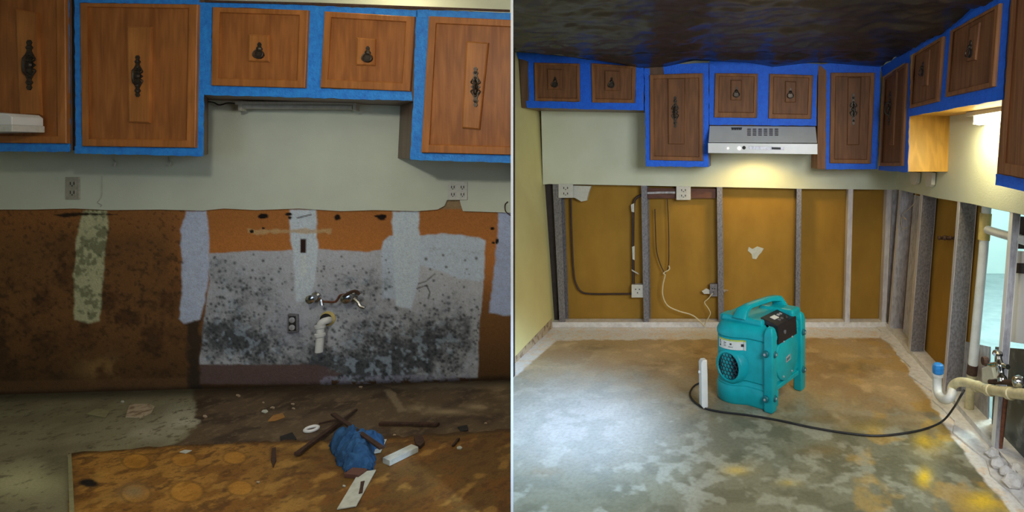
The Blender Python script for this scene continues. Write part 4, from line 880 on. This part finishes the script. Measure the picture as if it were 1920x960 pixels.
# bits in the open bay at the right edge
mb = MB(); mb.pl(WR, [(1903, 470), (1990, 476), (1990, 655), (1888, 640)], -.06, -.075); tag(mb.build('white_board', 'white'), 'white board behind the last bright stud at the right picture edge', 'board')
mb = MB(); mb.pl(WR, [(1905, 493), (1960, 495), (1960, 515), (1905, 512)], -.05, -.058); tag(mb.build('black_strip', 'black'), 'black strip on the white board at the right picture edge', 'strip')
mb = MB(); mb.pl(WR, [(1906, 405), (1990, 413), (1990, 470), (1904, 466)], -.085, -.10); tag(mb.build('dark_board', 'dark'), 'small dark board behind the branch pipe at the right picture edge', 'board')
mb = MB(); mb.pl(WR, [(1866, 650), (1990, 660), (1990, 980), (1856, 860)], -.092, -.102); tag(mb.build('dark_board', 'board_reflect'), 'dark panel low behind the shutoff valves at the right picture edge', 'panel')
mb = MB(); mb.pl(WR, [(1808, 640), (1855, 650), (1850, 850), (1795, 775)], -.094, -.102); tag(mb.build('grey_panel', 'galv_l'), 'grey speckled panel low behind the vent pipe', 'panel')
for i, (x, y, r) in enumerate(((1872, 868, .035), (1888, 884, .028), (1901, 902, .04), (1862, 850, .03), (1908, 880, .03))):
    bm = bmesh.new(); bmesh.ops.create_icosphere(bm, subdivisions=2, radius=r)
    c = G(x, y, .03)
    mb = MB(); vv = [Vector((v.co.x*random.uniform(.7, 1.2), v.co.y*random.uniform(.7, 1.2), v.co.z*random.uniform(.5, .9)))+c for v in bm.verts]
    mb.add(vv, [tuple(v.index for v in f.verts) for f in bm.faces]); bm.free()
    tag(mb.build('rubble_lump', 'mortar'), ['lowest pale', 'second lowest pale', 'middle pale', 'topmost pale', 'rightmost pale'][i]+' lump of rubble at the foot of the right studs', 'rubble', 'rubble at the foot of the studs')

# ============================================================ DEHUMIDIFIER
TH = math.radians(33); U = Vector((math.cos(TH), -math.sin(TH), 0)); Vv = Vector((math.sin(TH), math.cos(TH), 0))
CC = G(1445, 779); W_, L_, H_ = .375, .385, .455
ORG = CC-U*W_
def Q(a, b, z): return ORG+U*a+Vv*b+Vector((0, 0, z))
dh = thing('dehumidifier', Q(W_/2, L_/2, 0), 'teal portable dehumidifier with a top handle on the concrete floor', 'dehumidifier')
def outline(z, s=0, cut=0):
    """plan outline of the casing: rounded drum on the left front, square right"""
    pts = []
    m = s
    # front bulge from left corner to the post
    def A(a, b): pts.append(Q(a, b, z))
    r = .10-m*.5
    for k in range(9):                                 # left-back corner
        t = math.pi-k*math.pi/2/8*1; 
    A(m, L_-.05); A(m, .12)
    for k in range(13):
        t = math.pi+k/12*math.pi*.62
        A(.115+math.cos(t)*(.115-m), .085+math.sin(t)*(.095-m))
    A(.215, .022+m); A(W_-.055, .022+m)
    for k in range(6):
        t = -math.pi/2+k/5*math.pi/2; A(W_-.05+math.cos(t)*(.04-m), .062+math.sin(t)*(.04-m))
    A(W_-.010-m, .10)
    A(W_-.010-m, L_-.09)
    for k in range(6):
        t = k/5*math.pi/2; A(W_-.05+math.cos(t)*(.04-m), L_-.055+math.sin(t)*(.04-m))
    A(.06, L_-.015-m)
    for k in range(5):
        t = math.pi/2+k/4*math.pi/2; A(.05+math.cos(t)*(.05-m), L_-.065+math.sin(t)*(.05-m))
    return pts
lv = [(.090, .012), (.094, .006), (.105, .004), (.118, .012), (.126, .012), (.134, .004), (.345, .004), (.352, .010), (.358, .000), (.376, -.002), (.392, .006), (.415, .022), (.425, .050)]
mb = MB(); mb.loft([outline(z, s) for z, s in lv]); body = mb.build('casing', 'teal', dh, smooth=True)
def bx(a0, a1, b0, b1, z0, z1, name, m, par=dh, bev=.008, **k):
    mb = MB(); q = [Q(a0, b0, z0), Q(a1, b0, z0), Q(a1, b1, z0), Q(a0, b1, z0)]; up_ = Vector((0, 0, z1-z0)); mb.prism([v+up_ for v in q], q); return mb.build(name, m, par, bevel=bev, seg=3, **k)
# corner posts with feet
for a, b, nm in ((W_-.046, .006, 0), (W_-.044, L_-.052, 0), (-.004, L_-.062, 0), (.0, .05, 0)):
    mb = MB(); wz = .052
    r0 = [(0, .0), (.0, .40), (.012, .44)]
    rings = []
    for z, s in ((0, .006), (.012, 0), (.40, 0), (.432, .008), (.44, .018)):
        rings.append([Q(a+s, b+s, z), Q(a+wz-s, b+s, z), Q(a+wz-s, b+wz-s, z), Q(a+s, b+wz-s, z)])
    if a < .01 and b < .1: continue
    mb.loft(rings); mb.build('corner_post', 'teal', dh, bevel=.010, seg=3, smooth=True)
mb = MB()
def skirt(z, s): return [p for p in outline(z, s) if (p-ORG).dot(Vv) < .13]
mb.loft([skirt(z, s) for z, s in ((.0, .012), (.012, .002), (.088, -.001), (.100, .006))]); mb.build('base_skirt', 'teal', dh, smooth=True)
bx(.03, .10, L_-.10, L_-.03, 0, .095, 'foot', 'teal_d', bev=.006)
# side skirt with arch between posts
bx(W_-.045, W_-.006, .055, L_-.055, .095, .12, 'side_rail', 'teal', bev=.005)
# shoulders and top
bx(.030, W_-.085, .055, L_-.05, .415, .452, 'top_cover', 'teal', bev=.014)
bx(.14, W_-.01, L_-.12, L_-.015, .40, .468, 'rear_shoulder', 'teal', bev=.018)
bx(-.012, .040, .10, .19, .37, .435, 'side_handle', 'teal', bev=.010)
bx(-.016, -.004, .10, .135, .335, .365, 'latch', 'ivory', bev=.003, label='white plastic latch')
# carrying handle: bar on two feet running along the depth
mb = MB()
hb = [Q(.150, .060, .440), Q(.158, .078, .484), Q(.170, .115, .500), Q(.190, .19, .506), Q(.212, .27, .510), Q(.228, .33, .504), Q(.236, .36, .455)]
rings = []
for i, p in enumerate(hb):
    t = (hb[min(i+1, 6)]-hb[max(i-1, 0)]).normalized(); s_ = U; n_ = t.cross(s_).normalized()
    w1, h1 = (.042, .022) if i in (0, 6) else ((.034, .017) if i in (1, 5) else (.025, .013))
    rings.append([p+s_*(w1*cx)+n_*(h1*cy) for cx, cy in ((-1, -.6), (-.7, -1), (.7, -1), (1, -.6), (1, .6), (.7, 1), (-.7, 1), (-1, .6))])
mb.loft(rings); mb.build('carrying_handle', 'teal', dh, smooth=True)
# black control panel, wrapping from top to side
mb = MB(); q = [Q(W_-.112, .085, .460), Q(W_-.004, .085, .432), Q(W_+.001, .085, .335), Q(W_-.03, .085, .335), Q(W_-.10, .085, .40)]
mb.prism(q, [v+Vv*(L_-.09-.085) for v in q]); cp = mb.build('control_panel', 'black', dh, bevel=.004)
sl = (Q(W_-.004, 0, .432)-Q(W_-.112, 0, .460)).normalized(); nn = Vv.cross(sl).normalized()
if nn.z < 0: nn = -nn
def onp(u, v): return Q(W_-.112, 0, .460)+sl*u+Vv*v
for (u0, u1, v0, v1, nm, m, h) in ((.030, .062, .135, .185, 'display', 'label', .002), (.035, .050, .20, .215, 'button', 'galv_l', .004), (.035, .050, .225, .24, 'button', 'galv_l', .004), (.070, .085, .15, .165, 'button', 'galv', .004), (.070, .085, .18, .195, 'button', 'galv', .004)):
    q = [onp(u0, v0), onp(u1, v0), onp(u1, v1), onp(u0, v1)]; mb = MB(); mb.prism([p+nn*h for p in q], [p-nn*.004 for p in q]); mb.build(nm, m, cp, bevel=.001)
mb = MB(); c = onp(.085, .225); mb.lathe(c, nn, [(.012, -.003), (.012, .004), (.008, .010)], 16); mb.build('dial', 'slot', cp, smooth=True)
mb = MB(); c = Q(W_+.001, .15, .385); mb.lathe(c, U, [(.010, -.002), (.010, .004), (.006, .006)], 14); mb.build('power_socket', 'galv', cp, smooth=True)
# round outlet with honeycomb grille
vc = Q(.122, -.006, .200); vn = (-Vv-U*.10).normalized(); ax = vn.cross(Vector((0, 0, 1))).normalized(); R0 = .074
mb = MB(); mb.lathe(vc+vn*-.06, vn, [(R0+.030, 0), (R0+.018, .056), (R0+.008, .066), (R0, .068), (R0-.004, .060)], 40, cap=False); ring = mb.build('outlet_ring', 'teal', dh, smooth=True)
mb = MB(); mb.lathe(vc+vn*-.016, vn, [(R0+.002, 0), (R0+.002, .004)], 32); mb.build('outlet_well', 'slot', dh)
mb = MB(); hr = .0125
for i in range(-6, 7):
    for j in range(-7, 8):
        hx, hy = hr*1.732*(i+.5*(j % 2)), hr*1.5*j
        if math.hypot(hx, hy) > R0-.006: continue
        o_ = [(hx+hr*.98*math.sin(k*math.pi/3), hy+hr*.98*math.cos(k*math.pi/3)) for k in range(6)]
        i_ = [(hx+hr*.80*math.sin(k*math.pi/3), hy+hr*.80*math.cos(k*math.pi/3)) for k in range(6)]
        W3 = lambda p, d: vc+ax*p[0]+Vector((0, 0, 1))*p[1]+vn*d
        mb.add([W3(p, .002) for p in o_]+[W3(p, .002) for p in i_]+[W3(p, -.010) for p in i_], [(k, (k+1) % 6, 6+(k+1) % 6, 6+k) for k in range(6)]+[(6+k, 6+(k+1) % 6, 12+(k+1) % 6, 12+k) for k in range(6)])
mb.build('honeycomb_grille', 'grille', dh, recalc=False)
# paper label following the drum front
def front(a, z, off):                                   # point on the casing front
    if a < .115: pass
    best = None
    t0 = a-.115
    if a <= .20:
        t = math.acos(max(-1, min(1, (a-.115)/.111))); b = .085-.091*math.sin(t)
    else: b = .024
    nrm = Vector((0, 0, 0))
    return Q(a, b-off, z)
def decal(a0, a1, z0, z1, off, name, m, par, n=10):
    F_ = [front(a0+(a1-a0)*k/n, z1, off) for k in range(n+1)]; Bt = [front(a0+(a1-a0)*k/n, z0, off) for k in range(n+1)]
    mb = MB(); V_ = F_+Bt+[v+Vv*.003 for v in F_]+[v+Vv*.003 for v in Bt]; m_ = n+1
    fs = [(k, k+1, m_+k+1, m_+k) for k in range(n)]+[(2*m_+k, 3*m_+k, 3*m_+k+1, 2*m_+k+1) for k in range(n)]
    fs += [(k, 2*m_+k, 2*m_+k+1, k+1) for k in range(n)]+[(m_+k, m_+k+1, 3*m_+k+1, 3*m_+k) for k in range(n)]+[(0, m_, 3*m_, 2*m_), (n, 2*m_+n, 3*m_+n, m_+n)]
    mb.add(V_, fs); return mb.build(name, m, par, recalc=True)
lb = decal(.055, .215, .292, .345, .006, 'label_sticker', 'label', dh)
decal(.055, .215, .337, .345, .0072, 'label_band', 'lime', lb)
for a0, a1, z0, z1 in [(a_+.024, b_+.024, c_+.007, d_+.007) for a_, b_, c_, d_ in ((.040, .046, .318, .326), (.040, .050, .310, .314), (.040, .048, .294, .304), (.070, .085, .316, .319), (.070, .082, .308, .310), (.070, .084, .300, .302), (.108, .118, .310, .318), (.100, .125, .298, .300), (.165, .178, .303, .317))]:
    decal(a0, a1, z0, z1, .0072, 'label_print', 'slot', lb, 2)
# corner bolts
for c, ax_ in ((Q(W_-.030, 0, .305), -Vv), (Q(W_+.004, .033, .300), U), (Q(W_+.004, .033, .075), U), (Q(W_-.030, 0, .075), -Vv), (Q(W_+.011, L_-.03, .33), U), (Q(W_+.011, L_-.03, .12), U)):
    mb = MB(); mb.lathe(c-ax_*.004, ax_, [(.018, 0), (.018, .006), (.013, .010), (.013, .014)], 18); b_ = mb.build('corner_bolt', 'teal_d', dh, smooth=True)
    mb = MB(); mb.lathe(c+ax_*.009, ax_, [(.007, 0), (.006, .003)], 12); mb.build('bolt_head', 'galv_l', b_)
# round side panel, badge and screws
mb = MB(); mb.lathe(Q(W_-.014, L_/2, .24), U, [(.125, 0), (.122, .008), (.112, .012)], 40); mb.build('side_panel', 'teal', dh, smooth=True)
mb = MB(); q = [Q(W_-.001, .165, .215), Q(W_-.001, .215, .221), Q(W_-.001, .215, .250), Q(W_-.001, .165, .244)]; mb.prism([p+U*.003 for p in q], q); bd_ = mb.build('badge', 'galv_l', dh)
mb = MB()
for k in range(4):
    q = [Q(W_+.002, .171+k*.010, .224+k*.001), Q(W_+.002, .177+k*.010, .2247+k*.001), Q(W_+.002, .177+k*.010, .239+k*.001), Q(W_+.002, .171+k*.010, .238+k*.001)]; mb.prism([p+U*.001 for p in q], q)
mb.build('badge_print', 'teal_d', bd_)
for b_, z_ in ((.14, .335), (.235, .335), (.14, .15), (.235, .15)):
    mb = MB(); mb.lathe(Q(W_-.008, b_, z_), U, [(.006, 0), (.006, .010), (.004, .012)], 10); mb.build('screw', 'galv_l', dh)
# white panel standing beside
wp = thing('white_plastic_panel', G(1322, 768), 'white plastic panel standing against the left side of the dehumidifier', 'panel')
mb = MB(); a = G(1322, 766); tl, tr_ = Vector((-.006, 0, .285)), Vector((0, 0, 0))
PW = Plane(a, (.45, -1, .02))
mb.pl(PW, [(1315, 681), (1318, 676), (1326, 675), (1327, 700), (1328, 764), (1320, 767), (1316, 762)], .012, -.03); mb.build('panel', 'label', wp, bevel=.004)
mb = MB(); mb.lathe(PW.pt(1315, 697, -.01), (-1, 0, 0), [(.010, 0), (.010, .012), (.006, .016)], 12); mb.build('knob', 'label', wp, smooth=True)
# black power cord over the floor
pts = [S3(1808, 731, .10), Vector(S3(1800, 745, .12)), G(1788, 778, .07), G(1770, 790, .03), G(1735, 804, .006), G(1690, 813, .006), G(1640, 817, .006), G(1580, 811, .006), G(1520, 801, .006), G(1460, 788, .006), G(1400, 778, .006), G(1350, 772, .006), G(1318, 764, .006), G(1299, 750, .006), G(1294, 736, .006), G(1304, 722, .006), G(1325, 714, .02)]
pts[2] = S3(1790, 762, .09); pts[3] = G(1768, 789, .012)
mb = MB(); mb.tube(pts, .0052, 8); mb.build('power_cord', 'cord', dh, smooth=True, label='long black cord')

# ============================================================ LEFT FLOOR: board sheet and debris
be = [(128, 851), (330, 834), (480, 828), (700, 821), (958.7, 805)]
rings_ = [(255, 865, 26, 14), (345, 862, 24, 13), (440, 858, 22, 12), (350, 922, 32, 20), (255, 925, 28, 18), (450, 915, 24, 14)]
def board_c(X, Y, Z, x, y):
    LC = lambda r, g, b: np.array(C(r, g, b, .46))
    n1 = fbm(X, Y, 11, 5, 61); n2 = fbm(X, Y, 60, 4, 62); n3 = fbm(X, Y, 26, 4, 63)
    c = np.zeros(X.shape+(3,))+LC(128, 92, 40)
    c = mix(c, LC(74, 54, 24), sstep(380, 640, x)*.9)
    c = mix(c, LC(92, 60, 22), sstep(.45, .62, n1)*.75)
    c = mix(c, LC(66, 42, 18), sstep(.56, .70, n3)*.7)
    c = mix(c, LC(60, 42, 20), sstep(.60, .68, n2)*.55)
    c = mix(c, LC(150, 116, 56), sstep(.58, .74, fbm(X, Y, 13, 4, 64))*.4)
    for rx, ry, ra, rb in rings_:
        rr = np.hypot((x-rx)/ra, (y-ry)/rb)
        c = mix(c, LC(150, 104, 34), sstep(1.05, .8, rr)*.45); c = mix(c, LC(88, 60, 20), sstep(.16, .04, np.abs(rr-1))*.45)
    c = mix(c, LC(16, 12, 10), sstep(1.2, .7, np.hypot((x-163)/20, (y-905)/9)+(n1-.5)))
    c = mix(c, LC(104, 96, 72), blob(x, y, 250, 922, 24, 14, .7))
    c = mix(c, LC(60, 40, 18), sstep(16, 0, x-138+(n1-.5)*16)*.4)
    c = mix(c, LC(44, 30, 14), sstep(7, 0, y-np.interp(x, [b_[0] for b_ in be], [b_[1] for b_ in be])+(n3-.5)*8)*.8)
    return c*(.85+.3*n2[..., None])
nr, nc = 150, 420; P = np.zeros((nr, nc, 3)); zb = .014
for j in range(nc):
    x = 128+(958.7-128)*j/(nc-1); y0 = np.interp(x, [b_[0] for b_ in be], [b_[1] for b_ in be])+(vnoise(np.array([x*.09]), np.array([3.3]))[0]-.5)*6
    dB = (EH-zb)*FP/(y0-PY); dF = (EH-zb)*FP/(1010-PY)
    for i in range(nr):
        d = dB+(dF-dB)*i/(nr-1); xx = x+(8 if 0 else 0)
        P[i, j] = ((xx-PX)*d/FP, d, zb)
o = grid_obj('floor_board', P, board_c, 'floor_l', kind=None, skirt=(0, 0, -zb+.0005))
tag(o, 'yellow-brown board sheet with round stains, covering the front of the left floor', 'board')
mb = MB(); q = [G(127, 852, .016), G(134, 850, .016), G(142, 1005, .016), G(131, 1005, .016)]
mb.prism(q, [Vector((v.x, v.y, .001)) for v in q]); tag(mb.build('edge_strip', 'scrap_g'), 'pale strip along the left edge of the yellow-brown board', 'strip')
# rag: crumpled cloth
rp = [G(x, y, .016) for x, y in ((617, 838), (622, 826), (640, 820), (665, 822), (700, 824), (722, 830), (720, 840), (702, 846), (704, 868), (698, 882), (676, 879), (650, 884), (634, 872))]
rpoly = [(p.x, p.y) for p in rp]; x0, x1 = min(p[0] for p in rpoly), max(p[0] for p in rpoly); y0, y1 = min(p[1] for p in rpoly), max(p[1] for p in rpoly)
N_ = 90; gx, gy = np.meshgrid(np.linspace(x0-.01, x1+.01, N_), np.linspace(y0-.01, y1+.01, N_))
dd = -sdf(gx, gy, rpoly)+(fbm(gx, gy, 26, 3, 73)-.5)*.02
wx_, wy_ = gx+(fbm(gx, gy, 9, 3, 74)-.5)*.10, gy+(fbm(gx, gy, 9, 3, 75)-.5)*.10
fold = 1-np.abs(fbm(wx_, wy_, 13, 3, 76)-.5)*4; fold2 = 1-np.abs(fbm(wx_, wy_, 30, 3, 77)-.5)*4
hh = np.sqrt(np.clip(dd, 0, .07)/.07)*(.052+.040*np.clip(fold, -.6, 1)+.014*np.clip(fold2, -.5, 1))
zz = np.where(dd > 0, .017+np.clip(hh, .004, .12), .0)
mb = MB(); vid = {}; V_ = []; F_ = []
def gv(i, j, top):
    k = (i, j, top)
    if k not in vid: vid[k] = len(V_); V_.append(Vector((gx[i, j], gy[i, j], zz[i, j] if (top and zz[i, j] > 0) else .0165)))
    return vid[k]
for i in range(N_-1):
    for j in range(N_-1):
        c4 = [(i, j), (i, j+1), (i+1, j+1), (i+1, j)]
        if sum(zz[a_] > 0 for a_ in c4) >= 2: F_.append(tuple(gv(*a_, True) for a_ in c4)); F_.append(tuple(gv(*a_, False) for a_ in reversed(c4)))
mb.add(V_, F_)
rag = mb.build('cloth_rag', 'rag', smooth=False, recalc=False); tag(rag, 'crumpled blue cloth rag lying on the board edge under the crossed sticks', 'rag')
rag.data.polygons.foreach_set('use_smooth', [True]*len(rag.data.polygons))
def stick(name, a, b, wd, th, m, label, cat, za=.02, zb2=.02, group=None):
    A_, B_ = G(*a, za), G(*b, zb2); t = (B_-A_).normalized(); s_ = t.cross(Vector((0, 0, 1))).normalized()*wd/2; u_ = s_.cross(t).normalized()*th/2
    if u_.z < 0: u_ = -u_
    mb = MB(); n_ = 7; rings = []
    for k in range(n_):
        p = A_.lerp(B_, k/(n_-1)); j = random.uniform(.8, 1.15) if m in ('stick', 'rust') else 1
        rings.append([p-s_*j-u_, p+s_*j-u_, p+s_*j+u_, p-s_*j+u_])
    mb.loft(rings); return tag(mb.build(name, m, bevel=.0015), label, cat, group)
stick('wood_stick', (557, 851), (643, 787), .022, .014, 'stick', 'long dark stick pointing to the lower left of the blue rag', 'stick', .03, .012)
stick('wood_stick', (643, 787), (668, 768), .012, .010, 'stick', 'thin dark stick end pointing away towards the wall behind the rag', 'stick', .014, .012)
stick('wood_stick', (624, 776), (716, 840), .018, .010, 'stick', 'dark stick lying across the top of the blue rag', 'stick', .06, .10)
stick('wood_stick', (598, 794), (640, 784), .008, .008, 'stick', 'thin twig between the white ring and the sticks', 'stick', .006, .008)
stick('metal_rod', (712, 794), (822, 796), .020, .014, 'rust', 'rusty rod lying parallel to the wall right of the rag', 'rod', .009, .009)
stick('wood_stick', (849, 836), (860, 822), .010, .008, 'stick', 'short reddish stick on the board at the right', 'stick', .020, .020)
stick('white_strip', (650, 952), (689, 884), .062, .006, 'scrap_w', 'long flat white strip in front of the blue rag', 'strip', .019, .019)
stick('white_strip', (700, 850), (712, 826), .055, .006, 'scrap_w', 'short white strip end showing right of the blue rag', 'strip', .020, .020)
stick('white_channel', (724, 866), (778, 840), .050, .024, 'scrap_w', 'white plastic channel piece right of the blue rag', 'offcut', .027, .027)
stick('wood_stick', (676, 926), (680, 904), .012, .010, 'stick', 'short dark stick beside the long white strip', 'stick', .021, .021)
stick('brick_chip', (653, 886), (680, 888), .045, .018, 'block', 'reddish brick chip at the front of the blue rag', 'chip', .024, .024)
c = G(584, 804, .008); mb = MB()
mb.tube([c+Vector((math.cos(t*math.pi/8)*.026, math.sin(t*math.pi/8)*.026, 0)) for t in range(17)], .0075, 8, smooth=False); tag(mb.build('plastic_ring', 'white', smooth=True), 'small white plastic ring on the dark floor left of the sticks', 'ring')
def flat(name, poly, z, th, m, label, cat, group=None):
    q = [G(x, y, z+th) for x, y in poly]; mb = MB(); mb.prism(q, [v-Vector((0, 0, th)) for v in q]); return tag(mb.build(name, m, bevel=min(.001, th/4)), label, cat, group)
flat('paper_scrap', [(235, 781), (243, 757), (280, 757), (290, 762), (284, 772), (262, 782)], .001, .008, 'scrap_p', 'large cream scrap with a brown stain near the wall on the left', 'scrap')
flat('paper_scrap', [(162, 776), (182, 765), (206, 770), (198, 783)], .001, .003, 'scrap_g', 'yellowish scrap left of the stained cream one', 'scrap')
flat('paper_scrap', [(502, 789), (512, 778), (530, 774), (534, 781), (515, 788)], .001, .005, 'scrap_o', 'orange scrap on the dark floor left of the white ring', 'scrap')
flat('pipe_bit', [(776, 818), (792, 816), (796, 828), (788, 836), (780, 832)], .014, .016, 'rust', 'rusty bit on the board edge right of the rag', 'bit')
flat('dark_chip', [(525, 818), (548, 810), (556, 822), (540, 834), (527, 828)], .001, .006, 'inner', 'dark wet clump on the floor below the orange scrap', 'clump')
flat('dark_chip', [(858, 800), (876, 796), (878, 806), (864, 808)], .001, .006, 'inner', 'dark chip near the right end of the board back edge', 'chip')
flat('dark_chip', [(510, 840), (517, 838), (518, 862), (512, 876), (508, 860)], .015, .006, 'stick', 'dark splinter standing out on the board below the clump', 'chip')
flat('white_chip', [(336, 847), (346, 843), (360, 844), (348, 850)], .015, .003, 'scrap_w', 'thin white chip on the back edge of the board', 'chip')
crumbs = [(497, 770, 7, 'largest white crumb, just above the orange scrap'), (512, 764, 5, 'smaller white crumb right above the orange scrap'), (549, 757, 4, 'upper of two white specks right of the orange scrap'), (550, 765, 3, 'lower of two white specks right of the orange scrap'),
    (494, 754, 3, 'tiny speck farthest behind the orange scrap'), (676, 725, 4, 'pale crumb close to the wall behind the blue rag'), (545, 822, 4, 'white speck on the dark wet clump'), (862, 839, 6, 'pale crumb beside the short reddish stick on the board'),
    (828, 815, 4, 'pale crumb at the board edge right of the rusty bit'), (484, 903, 4, 'lone white speck on the board below the dark splinter'), (911, 793, 3, 'pale speck near the right end of the dark floor'), (645, 910, 3, 'speck on the board left of the long white strip'),
    (230, 752, 4, 'pale crumb just behind the stained cream scrap'), (446, 741, 5, 'white crumb near the wall foot left of the specks'), (384, 780, 5, 'pale crumb on the dark floor at the edge of the grey slab'), (740, 815, 4, 'pale crumb between the rusty rod and the rag corner')]
for i, (x, y, r, lab) in enumerate(crumbs):
    zz = .015 if y > np.interp(x, [b_[0] for b_ in be], [b_[1] for b_ in be])+2 and x > 135 else .001
    a = random.random()*3; poly = [(x+r*math.cos(a+k*1.257)*random.uniform(.7, 1.2), y+.5*r*math.sin(a+k*1.257)*random.uniform(.7, 1.2)) for k in range(5)]
    flat('debris_crumb', poly, zz, .005, random.choice(['scrap_w', 'scrap_p', 'scrap_p']), lab, 'crumb', 'pale debris crumbs on the left floor')
